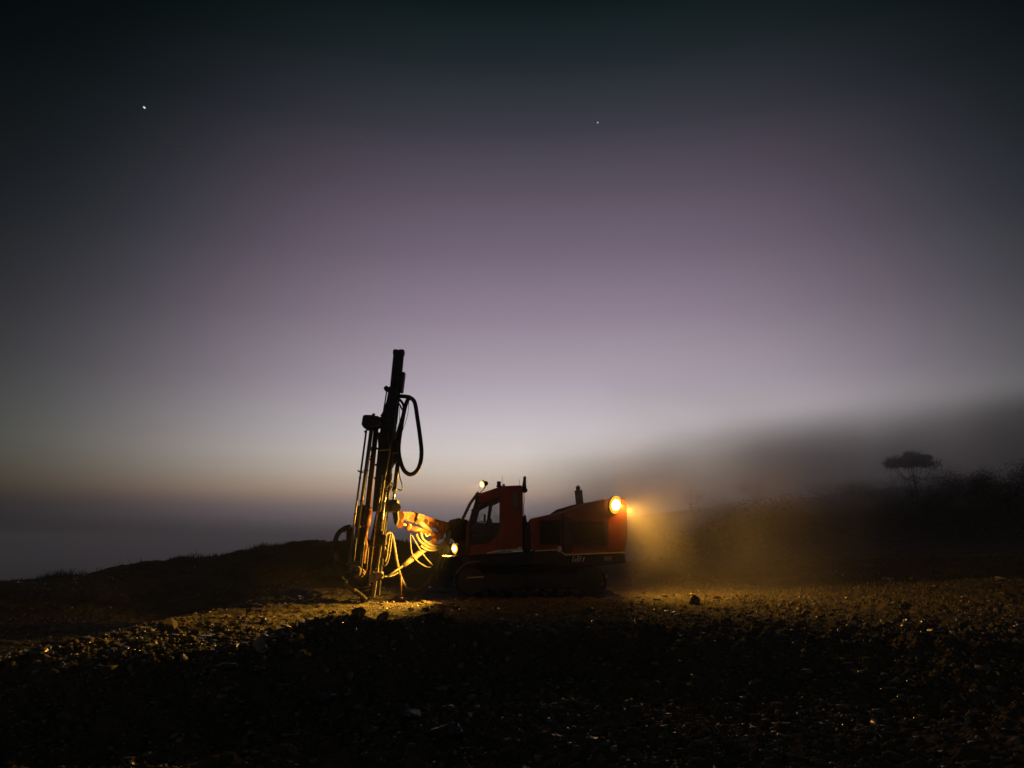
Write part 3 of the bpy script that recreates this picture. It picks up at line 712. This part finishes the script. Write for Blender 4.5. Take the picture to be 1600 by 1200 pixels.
mb = MB(); mb.tube([W(758, 760, YN + .12), W(755, 765, YN + .12), W(750.5, 770, YN + .12), W(748, 775, YN + .1)], .016, 8); part(mb, 'lamp_stalk', 'steel')
L3 = W(960.8, 788.6, YN - .11)
work_lamp(L3, L3 + Vector((1.0, -.5, -.50)), .19, .10, 300, 140, glow=30,face=(.62, -.75, -.16),label= 'dazzling amber lamp on the rear top corner of the engine housing', lens='lamp_bright', blend=1.0)
L_ADDED = Vector((NP(979.5, 795).x + .055, YN + 1.15, L3.z - .06))  # added lamp, hidden behind the housing, to light the dust and ground
work_lamp(L_ADDED, L_ADDED + Vector((1.0, -.20, -.42)), .065, .05, 1300, 150, glow=75, label='added hidden lamp on the rear face of the engine housing to light the dust', blend=1.0)
mb = MB(); mb.box(W(962, 779.5, YN - .08), (.09, .12, .06), bevel=.01); part(mb, 'lamp_bracket', 'black')

# --- mast and feed
def MP(px, py, dy=0.0): return W(px, py, YM + dy)
mast = None
mb = MB()
A0, A1 = (623.7, 546.8), (585.5, 930)
def ax(t, off=0.0): return (A0[0] + (A1[0] - A0[0]) * t + off, A0[1] + (A1[1] - A0[1]) * t)
mb.bar(MP(*ax(.0, -4.2)), MP(*ax(1, -4.2)), .112, .16, .008)          # two rails with a slit between
mb.bar(MP(*ax(0, 4.2)), MP(*ax(1, 4.2)), .112, .16, .008)
mb.bar(MP(*ax(.0, -4.2)), MP(*ax(.3, -4.2)), .136, .10, .004); mb.bar(MP(*ax(0, 4.2)), MP(*ax(.3, 4.2)), .136, .10, .004)
for t in np.linspace(.012, .985, 26):
    if .02 < t < .12: continue
    mb.bar(MP(*ax(t, -5)), MP(*ax(t, 5)), .05, .12)
mb.bar(MP(*ax(.085, 0), .03), MP(*ax(.99, 0), .03), .07, .05); mb.bar(MP(*ax(.004, -4.2)), MP(*ax(.02, -4.2)), .15, .2, .004); mb.bar(MP(*ax(.004, 4.2)), MP(*ax(.02, 4.2)), .15, .2, .004)
mb.bar(MP(*ax(.16, 0), .04), MP(*ax(.62, 0), .04), .17, .08)
mast = part(mb, 'mast', 'black')
mb = MB(); mb.prism([(MP(*q).x, MP(*q).z) for q in [(627.5, 582.5), (633.2, 582.5), (629.6, 613), (625.5, 614)]], YM - .12, YM + .12, .01); part(mb, 'mast_stop', 'black', mast)
# feed carriage: widened middle section
mb = MB()
mb.prism([(MP(*q).x, MP(*q).z) for q in [(610, 606), (624.5, 610), (621, 640), (617.5, 672), (612.5, 702), (604.5, 748), (597, 800), (584, 800), (588, 752), (593, 700), (597, 668), (600, 648), (606, 628)]], YM - .24, YM - .07, .02)
mb.box(MP(600, 690, -.2), (.30, .2, .5), Matrix.Rotation(-.1, 3, 'Y'), .03); mb.box(MP(611, 640, -.2), (.22, .18, .4), Matrix.Rotation(-.1, 3, 'Y'), .03)
mb.box(MP(603, 655, -.2), (.34, .16, .14), Matrix.Rotation(-.1, 3, 'Y'), .03)
part(mb, 'feed_carriage', 'black', mast)
mb = MB()
c = MP(604.6, 607.8, 0); mb.cyl(c + Vector((0, -.1, 0)), c + Vector((0, .1, 0)), .07, seg=20); mb.bar(MP(605, 608), MP(612, 608), .05, .08); part(mb, 'return_wheel', 'black', mast)
mb = MB(); mb.cyl(MP(604.3, 611, -.02), MP(597.5, 653, -.02), .018, seg=8); part(mb, 'feed_rope', 'black', mast)
# feed rail highlights: long chrome rods
mb = MB(); mb.cyl(MP(597.5, 742, -.27), MP(578, 897, -.27), .022, seg=12); mb.cyl(MP(604.5, 752, -.27), MP(596, 830, -.27), .026, seg=12); part(mb, 'feed_cylinder_rod', 'chrome', mast)
mb = MB(); mb.bar(MP(602.5, 800, -.12), MP(589.5, 890, -.12), .05, .10); mb.bar(MP(589.5, 888, -.16), MP(583, 932, -.16), .085, .10, .006); mb.box(MP(593, 899, -.14), (.18, .22, .17), Matrix.Rotation(-.1, 3, 'Y'), .02); mb.cyl(MP(596, 899, -.3), MP(596, 899, .1), .05)
mb.cyl(MP(578, 890, -.14), MP(588, 896, -.14), .07); mb.box(MP(581, 903, -.14), (.13, .16, .22), Matrix.Rotation(-.1, 3, 'Y'), .02)
part(mb, 'drill_guide', 'steel', mast)
# rock drill on its cradle
mb = MB(); mb.cyl(MP(575.5, 797, -.42), MP(573, 822, -.42), .10, .09, 18); mb.ball(MP(575.7, 797, -.42), .10); mb.cyl(MP(573, 822, -.42), MP(570.5, 842, -.42), .055); mb.tube([MP(570.5, 842, -.42), MP(572, 852, -.42), MP(569.5, 866, -.42), MP(568, 880, -.42)], .045, 10)
mb.box(MP(565, 893, -.42), (.2, .14, .12), Matrix.Rotation(.5, 3, 'Y'), .03)
part(mb, 'rock_drill', 'orange', mast)
mb = MB(); mb.prism([(MP(*q).x, MP(*q).z) for q in [(559, 791), (578, 789), (576, 800), (569.5, 800), (567, 824), (556, 824)]], YM - .16, YM + .2, .02)
mb.prism([(MP(*q).x, MP(*q).z) for q in [(556, 824), (574, 824), (566, 873), (549, 871)]], YM - .02, YM + .2, .01)
mb.box(MP(597, 844, -.05), (.2, .3, .28), Matrix.Rotation(-.1, 3, 'Y'), .03); mb.box(MP(600, 839, -.1), (.14, .2, .12), bevel=.02)
mb.prism([(MP(*q).x, MP(*q).z) for q in [(541, 823), (550, 824), (547, 860), (546, 900), (540, 898)]], YM, YM + .34, .01)
mb.prism([(MP(*q).x, MP(*q).z) for q in [(588, 800), (597, 800), (592, 850), (586, 890), (574, 890), (580, 840)]], YM - .07, YM + .36, .01)
mb.prism([(MP(*q).x, MP(*q).z) for q in [(549, 872), (584, 872), (580, 925), (556, 915)]], YM + .12, YM + .34, .02)
part(mb, 'drill_cradle', 'black', mast)
# rod rack (carousel) hanging beside the mast
mb = MB(); mb.prism([(MP(*q).x, MP(*q).z) for q in [(572.3, 653.5), (576, 652.3), (585, 652.5), (597, 655), (597, 668), (590, 669.5), (585.5, 671), (579, 673), (573, 672), (570, 667), (571, 660)]], YM - .45, YM + .12, .006)
mb.cyl(MP(583.5, 653), MP(583.8, 646.3), .042); mb.ball(MP(589, 651.5), .035); mb.ball(MP(570.5, 674.5), .03); mb.bar(MP(596, 651), MP(603, 640), .06, .1)
rack = part(mb, 'rod_rack', 'black', mast)
rods = [((572.5, 672), (544.6, 882), .026, -.30, 'steel'), ((580.2, 672), (557, 850), .052, -.36, 'steel'), ((586.8, 670), (573.5, 792), .052, -.22, 'rust'), ((590.3, 668), (577.8, 792), .026, -.40, 'rust'),
        ((583, 700), (571.5, 800), .020, .12, 'steel')]
for k, (a, b, r, dy, mt) in enumerate(rods):
    mb = MB(); mb.cyl(MP(*a, dy), MP(*b, dy), r, seg=14)
    for t in (.35, .62):
        if r > .025: mb.cyl(MP(a[0] + (b[0] - a[0]) * t, a[1] + (b[1] - a[1]) * t, dy), MP(a[0] + (b[0] - a[0]) * (t + .012), a[1] + (b[1] - a[1]) * (t + .012), dy), r * 1.3, seg=14)
    part(mb, 'drill_rod', mt, mast)
for a, b in (((562.5, 737), (567.5, 738)), ((577.5, 699), (587, 701)), ((580, 724), (592, 728)), ((577, 718), (584, 717)), ((586, 700), (594, 702)), ((585, 748), (590, 746)), ((561, 735), (560, 737))):
    mb = MB(); mb.bar(MP(*a, -.1), MP(*b, -.1), .05, .12, .01); part(mb, 'rod_clamp', 'black', rack)
for q in ((580, 702), (583.5, 712), (590, 726), (592.5, 708), (582, 741), (593, 700)): mb = MB(); mb.ball(MP(*q, -.12), .045); part(mb, 'bolt_head', 'black', rack)
mb = MB()
for a, b, r in (((548.5, 846), (544.5, 884), .018), ((556.5, 840), (553, 876), .022), ((565, 850), (562, 893), .018), ((576, 853), (572.5, 892), .016), ((570, 838), (563, 898), .028)):
    mb.cyl(MP(*a, -.52), MP(*b, -.52), r, seg=10)
mb.bar(MP(544, 878.5, -.52), MP(562, 878, -.52), .04, .05); mb.bar(MP(541, 881, -.1), MP(548, 883, -.1), .03, .2); mb.bar(MP(541, 893, -.1), MP(548, 894, -.1), .03, .2)
mb.tube([MP(548, 891, -.55), MP(551, 884, -.55), MP(557, 884, -.55), MP(562, 890, -.55), MP(560, 897, -.55), MP(554, 900, -.52)], .055, 10)
mb.box(MP(553, 887, -.45), (.2, .14, .12), Matrix.Rotation(.3, 3, 'Y'), .03); mb.box(MP(565, 895, -.48), (.14, .14, .16), Matrix.Rotation(-.3, 3, 'Y'), .03); mb.cyl(MP(563, 894, -.52), MP(565, 902, -.52), .03)
mb.bar(MP(577, 854, -.52), MP(603, 849, -.52), .022, .03)
part(mb, 'rod_gripper', 'pale_hose', mast)
# bottom: rings, spike, dust hood
mb = MB()
for q, rr in (((576, 916), .15), ((575, 921.5), .17)):
    c = MP(*q, -.05); mb.tube([c + Vector((rr * math.cos(a), rr * math.sin(a), rr * .25 * math.cos(a))) for a in np.linspace(0, 2 * math.pi, 15)], .02, 8, 2)
mb.cyl(MP(577, 909, -.1), MP(576, 918, -.1), .03); mb.cyl(MP(571, 929, -.16), MP(580, 934.5, -.16), .035, .02); mb.cyl(MP(583, 928, -.16), MP(583.5, 935, -.16), .05, .01)
part(mb, 'drill_guide_ring', 'steel', mast)
mb = MB(); mb.prism([(MP(*q).x, MP(*q).z) for q in [(558, 921), (563, 918), (585, 922), (583, 930), (577, 938), (577, 944), (567, 944), (565, 936)]], YM - .14, YM + .14, .02); mb.cyl(MP(572, 938), MP(572, 945), .14, .19, 20); part(mb, 'dust_hood', 'hose', mast)
mb = MB(); mb.cyl(MP(578, 897, -.05), MP(574, 944, -.05), .04, seg=12); part(mb, 'drill_rod', 'steel', mast)
# swing bracket and tilt cylinder
mb = MB(); mb.prism([(MP(*q).x, MP(*q).z) for q in [(613, 688), (617, 690), (624, 686), (624.8, 722), (618, 724), (612, 730), (608, 735), (609, 705)]], YM - .06, YM + .08, .01)
mb.box(MP(618, 700, -.02), (.16, .2, .3), bevel=.02); part(mb, 'swing_bracket', 'black', mast)
mb = MB(); mb.cyl(MP(622.5, 716, .05), MP(616.3, 767, .05), .058); mb.cyl(MP(616.8, 762, .05), MP(616.1, 768, .05), .068); cylb = part(mb, 'tilt_cylinder', 'black', mast)
mb = MB(); mb.cyl(MP(616.2, 767, .05), MP(613.8, 786, .05), .034); part(mb, 'cylinder_rod', 'chrome', cylb)
mb = MB(); mb.box(MP(613, 791, .06), (.32, .34, .32), bevel=.03); mb.cyl(MP(608, 791, -.14), MP(608, 791, .3), .09); mb.prism([(MP(*q).x, MP(*q).z) for q in [(613, 800), (622, 798), (623, 812), (620, 822), (616, 818)]], YM - .05, YM + .2, .02)
mb.cyl(MP(619, 793, -.13), MP(619, 793, .25), .12); part(mb, 'mast_knuckle', 'black', mast)

# --- hoses
def hose(pts, r, mat='hose', f=MP, dy=0.0, parent=None, label=None, rings=0.0, sub=6, rs=None, name='hydraulic_hose'):
    mb = MB(); P_ = []
    for q in pts: P_.append(f(q[0], q[1], dy + (q[2] if len(q) > 2 else 0)))
    mb.tube(P_, rs or r, 10, sub, rings); return part(mb, name, mat, parent or rig, label)
hose([(624, 619), (633, 619.5), (641, 621.5), (648, 629), (652, 652), (656, 680), (658.6, 706), (656.3, 725), (650, 737), (640.5, 741.3), (631.5, 735), (626, 722), (623, 706), (623.6, 689), (627.5, 664), (632, 640), (637, 625), (643, 620.5)], .056, 'hose', label='thick black hose hanging in a long loop beside the mast')
hose([(618, 692), (622, 672), (627, 655), (631, 640), (629, 630), (622, 622)], .035, 'hose', dy=-.08)
hose([(622, 628), (627, 637), (631.5, 647), (629, 660)], .022, 'hose', dy=.06)
hose([(625, 634), (624, 652), (626, 668)], .008, 'hose', dy=.1); hose([(639, 626), (636.5, 650), (628, 676)], .007, 'hose', dy=-.06)
hose([(623, 722), (624, 742), (628.5, 758), (627.5, 766), (621, 764)], .016, 'hose'); hose([(607, 735), (612, 742), (609, 752), (613, 757), (607, 770)], .02, 'hose', dy=-.05); hose([(615, 728), (609, 738), (612, 748), (606, 760)], .018, 'hose', dy=-.1)
# suction hose curling round the left of the mast foot
hose([(547, 824.5), (540, 825), (529, 833), (523, 849), (522, 868), (526.5, 892), (537, 908), (552, 921), (566, 932), (572, 938)], .062, 'hose', dy=-.3, rings=.05, sub=10, label='ribbed black suction hose curling left of the mast foot', name='suction_hose')
hose([(538.5, 909.3), (546, 916.3), (555.5, 923.5)], .075, 'pale_hose', dy=-.3, sub=4, name='hose_sleeve')
hose([(524, 861), (525.2, 870), (527.5, 877)], .064, 'pale_hose', dy=-.312, sub=3, name='hose_sleeve')
mb = MB(); mb.bar(MP(541, 824.5), MP(549, 824.5), .13, .12, .02); mb.cyl(MP(545, 820), MP(545, 829), .05); mb.ball(MP(538, 829.5), .04); part(mb, 'hose_bracket', 'black', mast)
# hoses right of the mast
hose([(600, 838), (607, 832), (613, 838), (616.5, 856), (620, 877), (625.5, 900), (632, 914), (641, 921.5), (650, 923)], .042, 'pale_hose', f=BP, label='dusty hose hanging from the mast into the low loop')
hose([(648, 923.3), (660, 920), (671, 909), (681, 892), (689, 877), (695, 862)], .07, 'hose', f=BP, rs=[.045, .06, .07, .07, .05, .035], label='thick dark lower half of the loop near the ground')
hose([(612, 834), (610.5, 850), (607.5, 870), (603.5, 881), (599.5, 883.5), (596.5, 879), (597, 871)], .026, 'pale_hose', dy=-.2)
hose([(609, 835), (606, 852), (604, 868), (601, 878)], .032, 'pale_hose', dy=-.24); hose([(602, 836), (600, 852), (598.5, 866), (598, 873)], .036, 'pale_hose', dy=-.2); hose([(598, 850), (602, 860), (602, 873)], .034, 'pale_hose', dy=-.16)
hose([(650, 834), (656, 845), (667, 853.5), (680, 856.5), (692, 852), (700, 842), (703, 833)], .038, 'pale_hose', f=BP, dy=-.22)
hose([(657, 832), (661, 842), (671, 850), (682, 853), (692, 848), (699, 838)], .032, 'pale_hose', f=BP, dy=-.28)
hose([(657, 852), (665, 858), (676, 860), (688, 857.5), (698, 850), (703, 840)], .026, 'pale_hose', f=BP, dy=-.3)
hose([(662, 846), (672, 855), (684, 857), (695, 852), (702, 845)], .03, 'pale_hose', f=BP, dy=-.18)
hose([(641, 834), (641.5, 850), (643.5, 864), (648, 873), (658, 881), (668, 886), (679, 886)], .017, 'pale_hose', f=BP, dy=-.24)
hose([(643, 836), (650, 848), (656, 858), (664, 870), (673, 880), (679, 886)], .019, 'pale_hose', f=BP, dy=-.2)
hose([(683, 826), (687, 836), (693, 841), (698, 839)], .012, 'pale_hose', f=BP, dy=-.25)
hose([(697, 852), (692, 866), (686, 878), (681, 892)], .027, 'pale_hose', f=BP, dy=-.25); hose([(687, 858), (687, 866), (686.5, 873)], .013, 'pale_hose', f=BP, dy=-.2); hose([(697, 862), (694, 874), (690, 884), (692, 890)], .018, 'pale_hose', f=BP, dy=-.3)
for k in range(4): hose([(703 - k * 1.2, 828 + k * 2), (701.5 - k, 842), (700 - k * .6, 856), (699.5 + k * .8, 867)], .026, 'pale_hose', f=BP, dy=-.32 + .05 * k)
hose([(706, 845), (704.5, 856), (703, 866)], .014, 'pale_hose', f=BP, dy=-.5)
hose([(664, 833), (667, 838), (671, 834.5), (673, 836)], .016, 'stripe', f=BP, dy=-.22)
hose([(600, 901), (612, 900), (622, 895)], .02, 'pale_hose', f=BP, dy=-.1)
# thin stays resting on the ground
mb = MB(); mb.cyl(BP(626.3, 898, -.35), BP(626.8, 935, -.35), .026); mb.cyl(BP(626.8, 933, -.35), BP(626.8, 936, -.35), .045); part(mb, 'support_prop', 'rust')
mb = MB(); mb.cyl(BP(682, 893, -.1), BP(683.2, 913, -.1), .022); part(mb, 'support_prop', 'rust')

# ------------------------------------------------------------------ trees on the misty hill
M['leaf'] = material('dark_foliage', (.045, .062, .028), .7, dirt=(.085, .10, .045), dirt_amt=1, scale=.8)
def tree(px, py_top, py_base, wpx, Yd, label, lobes=7, leaves=3200, shape='round', lean=0.0):
    top = W(px, py_top, Yd); x0 = top.x
    zb = float(H(np.array([x0]), np.array([Yd]), False)[0]); base = Vector((x0, Yd, zb - .3)); hh = max(top.z - zb, 2.0); wd = wpx / FPX * Yd
    root = empty('tree', base); tag(root, label, 'tree', 'trees on the misty hill')
    rg = random.Random(int(px * 7 + py_top))
    mb = MB(); C = []
    trunk_top = Vector((lean * hh * .4, 0, hh * (.45 if shape != 'flat' else .6)))
    mb.tube([(0, 0, 0), (trunk_top.x * .3 + .1, .05, trunk_top.z * .4), (trunk_top.x * .8 - .05, 0, trunk_top.z * .8), trunk_top], [hh * .032, hh * .026, hh * .02, hh * .014], 8, 4)
    for k in range(lobes):
        a = 2 * math.pi * k / lobes + rg.uniform(-.4, .4); rr = wd * .5 * (rg.uniform(.0, .85) if shape == 'flat' else rg.uniform(.35, .78))
        if shape == 'flat': z = hh * (rg.uniform(.76, .95) - .26 * (2 * rr / wd) ** 3 * rg.uniform(.3, 1.2) - .05 * math.cos(3 * a)); rad = wd * rg.uniform(.07, .15); sz = .75
        elif shape == 'scrub': z = hh * rg.uniform(.3, .85); rad = wd * rg.uniform(.18, .3); sz = .85
        else: z = hh * rg.uniform(.5, .86); rad = wd * rg.uniform(.16, .27); sz = .75
        c = Vector((rr * math.cos(a) + lean * z, rr * math.sin(a) * .8, z)); C.append((c, rad, sz))
        if shape == 'flat' and k % 5: continue
        mid = trunk_top * .75 + (c - trunk_top) * .45 + Vector((0, 0, -.04 * hh))
        mb.tube([trunk_top * rg.uniform(.55, .95), mid, c], [hh * .014, hh * .009, hh * .004], 6, 4)
    mb.build('trunk', M['bark'], root)
    L = leaves; rr_ = np.random.default_rng(int(px)); ci = rr_.integers(0, len(C), L)
    cen = np.array([C[i][0][:] for i in range(len(C))])[ci]; rad = np.array([C[i][1] for i in range(len(C))])[ci]; sz = np.array([C[i][2] for i in range(len(C))])[ci]
    d = rr_.normal(0, 1, (L, 3)); d /= np.linalg.norm(d, axis=1)[:, None]; q = rr_.uniform(.25, 1.08, L) ** .6
    # sub-clumps: pull towards random twig ends
    tw = rr_.normal(0, 1, (60 * len(C), 3)); tw /= np.linalg.norm(tw, axis=1)[:, None]
    ti = tw[ci * 60 + rr_.integers(0, 60, L)]; d = ti * .8 + d * .38
    P = cen + d * (q * rad)[:, None] * np.stack([np.ones(L), np.ones(L), sz], 1)
    s = rr_.uniform(.5, 1.3, L) * (wd / 7.5) * (.13 if shape == 'flat' else .10); u = rr_.normal(0, 1, (L, 3)); v = rr_.normal(0, 1, (L, 3)); u /= np.linalg.norm(u, axis=1)[:, None]; v /= np.linalg.norm(v, axis=1)[:, None]
    V = np.stack([P - u * s[:, None], P + v * (s * .6)[:, None], P + u * s[:, None]], 1).reshape(-1, 3)
    F = np.arange(L * 3).reshape(-1, 3)
    o = np_mesh('crown', V, F, M['leaf']); o.parent = root
    return root
tree(1424, 703, 800, 98, 66, 'umbrella-crowned tree standing clear of the others on the misty hill', 40, 12000, 'flat')
tree(1405, 748, 815, 70, 63, 'dark bush just left of the umbrella-crowned tree\'s foot', 9, 5000, 'scrub')
tree(1472, 736, 815, 76, 60, 'dark bush filling the gap right of the umbrella-crowned tree', 10, 6000, 'scrub')
tree(1350, 764, 815, 76, 70, 'wide low bush on the slope left of the umbrella-crowned tree', 9, 4500, 'scrub')
tree(1505, 722, 810, 110, 58, 'dark round tree just right of the umbrella-crowned one', 12, 9000, 'scrub')
tree(1565, 722, 810, 120, 52, 'tall dark tree near the right edge of the hill', 12, 9000, 'scrub')
tree(1625, 700, 810, 110, 50, 'tallest dark tree, cut by the right edge', 10, 5500)
tree(1382, 768, 815, 60, 62, 'low bushy tree below and left of the umbrella-crowned one', 8, 3500, 'scrub')
tree(1440, 748, 815, 92, 56, 'broad bushy tree under the umbrella-crowned one', 8, 4500, 'scrub')
tree(1325, 772, 810, 62, 78, 'low rounded tree between the hazy pair and the umbrella-crowned one', 8, 3500, 'scrub')
tree(1276, 766, 810, 46, 92, 'hazy small tree right of the hazy round one', 7, 2500)
tree(1240, 776, 810, 50, 96, 'low hazy bush between two small trees', 7, 2200, 'scrub')
tree(1175, 748, 805, 54, 108, 'hazy round tree, taller than its neighbours, left of the hill', 8, 3000)
tree(1125, 784, 805, 55, 115, 'low hazy bush right of the leaning tree', 7, 2000, 'scrub')
tree(1076, 756, 800, 42, 120, 'faint leaning tree nearest the glowing rear lamp', 6, 2200, 'round', .18)
tree(1035, 786, 805, 60, 125, 'low faint scrub behind the rear lamp glow', 7, 2000, 'scrub')
def undergrowth():
    n = 60000; xs = rng.uniform(8, 95, n); ys = rng.uniform(44, 120, n); k = xs > 6 + (ys - 44) * .22; xs, ys = xs[k], ys[k]
    d = fbm(xs, ys, .12, 3, 90); k = d > -.1; xs, ys = xs[k], ys[k]; n = len(xs)
    z = H(xs, ys, False) + rng.uniform(0, 1, n) ** 2 * (.5 + 2.2 * np.clip(d[k] + .1, 0, .6))
    s = rng.uniform(.06, .2, n); u = rng.normal(0, 1, (n, 3)); v = rng.normal(0, 1, (n, 3)); P = np.stack([xs, ys, z], 1)
    V = np.stack([P - u * s[:, None] * .6, P + v * s[:, None] * .5, P + u * s[:, None] * .6], 1).reshape(-1, 3)
    o = np_mesh('undergrowth', V, np.arange(n * 3).reshape(-1, 3), M['leaf']); tag(o, 'dark scrub covering the misty hill under the trees', kind='stuff')
undergrowth()
# low scrub along the crest of the bench on the left
def crest_scrub():
    n = 22000; xs = rng.uniform(-26, -2, n); ys = rng.normal(32.6, 1.0, n); d = fbm(xs, ys, .5, 3, 95); k = d > -.05; xs, ys, d = xs[k], ys[k], d[k]; n = len(xs)
    z = H(xs, ys, False) + rng.uniform(0, 1, n) ** 2 * (.10 + .9 * np.clip(d, 0, .6)); s = rng.uniform(.02, .07, n); u = rng.normal(0, 1, (n, 3)); v = rng.normal(0, 1, (n, 3)); g = H(xs, ys, False) - .05; h = z - g + .03
    V = np.stack([np.stack([xs - s * .35, ys, g], 1), np.stack([xs + s * .35, ys, g], 1), np.stack([xs + u[:, 0] * h * .3, ys + u[:, 1] * h * .3, g + h], 1)], 1).reshape(-1, 3)
    o = np_mesh('crest_scrub', V, np.arange(n * 3).reshape(-1, 3), M['leaf']); tag(o, 'low scrub fringing the crest on the left', kind='stuff')
crest_scrub()

# ------------------------------------------------------------------ air
def vol_box(name, lo, hi, mat, label, kind='stuff'):
    mb = MB(); lo = Vector(lo); hi = Vector(hi); mb.box((lo + hi) / 2, hi - lo); o = mb.build(name, mat); tag(o, label, kind=kind); return o
HAZE_D = .0008
m = bpy.data.materials.new('haze'); m.use_nodes = True; m.node_tree.nodes.clear(); t = NT(m.node_tree)
pv = t.n('ShaderNodeVolumePrincipled'); pv.inputs['Color'].default_value = (.85, .85, .88, 1); pv.inputs['Density'].default_value = HAZE_D; pv.inputs['Anisotropy'].default_value = .6
o_ = t.n('ShaderNodeOutputMaterial'); t.link(pv.outputs[0], o_.inputs['Volume'])
vol_box('haze', (-2600, -80, -95), (2600, 3400, 17), m, 'thin evening haze hanging over the whole site')

def fog_mat(name, dens, col, lo, hi, soft, nscale, nlo, nhi, aniso=.2, edge=0.0, step=1.0):
    m = bpy.data.materials.new(name); m.use_nodes = True; m.node_tree.nodes.clear(); t = NT(m.node_tree)
    pv = t.n('ShaderNodeVolumePrincipled'); pv.inputs['Color'].default_value = (*col, 1); pv.inputs['Anisotropy'].default_value = aniso
    co = t.n('ShaderNodeTexCoord').outputs['Generated']; sp = t.n('ShaderNodeSeparateXYZ'); t.link(co, sp.inputs[0])
    # soft ellipsoid: 1 in the middle, 0 at the box sides
    f = None
    for k in range(3):
        u = t.m('MULTIPLY', t.m('SUBTRACT', sp.outputs[k], soft[k]), 2.0); u = t.m('MULTIPLY', u, u); f = u if f is None else t.m('ADD', f, u)
    fall = t.smooth(f, 1.0, 0.0) if False else t.m('SUBTRACT', 1.0, t.smooth(f, edge, 1.0))
    n = t.n('ShaderNodeTexNoise'); n.inputs['Scale'].default_value = nscale; n.inputs['Detail'].default_value = 4; n.inputs['Distortion'].default_value = .6
    t.link(t.n('ShaderNodeTexCoord').outputs['Object'], n.inputs['Vector'])
    d = t.m('MULTIPLY', t.m('MULTIPLY', fall, t.smooth(n.outputs[0], nlo, nhi)), dens)
    t.link(d, pv.inputs['Density']); o_ = t.n('ShaderNodeOutputMaterial'); t.link(pv.outputs[0], o_.inputs['Volume'])
    m.cycles.volume_step_rate = step
    return m
DUST_ON = FOG_ON = True
if DUST_ON:
    vol_box('dust_cloud', (.4, 16.0, -2.4), (12.2, 28, 7.6), fog_mat('drifting_dust', .048, (.92, .84, .74), 0, 1, (.38, .40, .5), .42, .22, .80, .45), 'drifting dust lit amber behind the rear lamp of the rig')
if FOG_ON:
    vol_box('fog_bank', (-8, 33, -2), (150, 140, 17.5), fog_mat('drifting_fog', .048, (.97, .97, .97), 0, 1, (.5, .5, .5), .05, .28, .62, .72, edge=.25), 'grey fog drifting through the trees on the hill')
print('scene built')
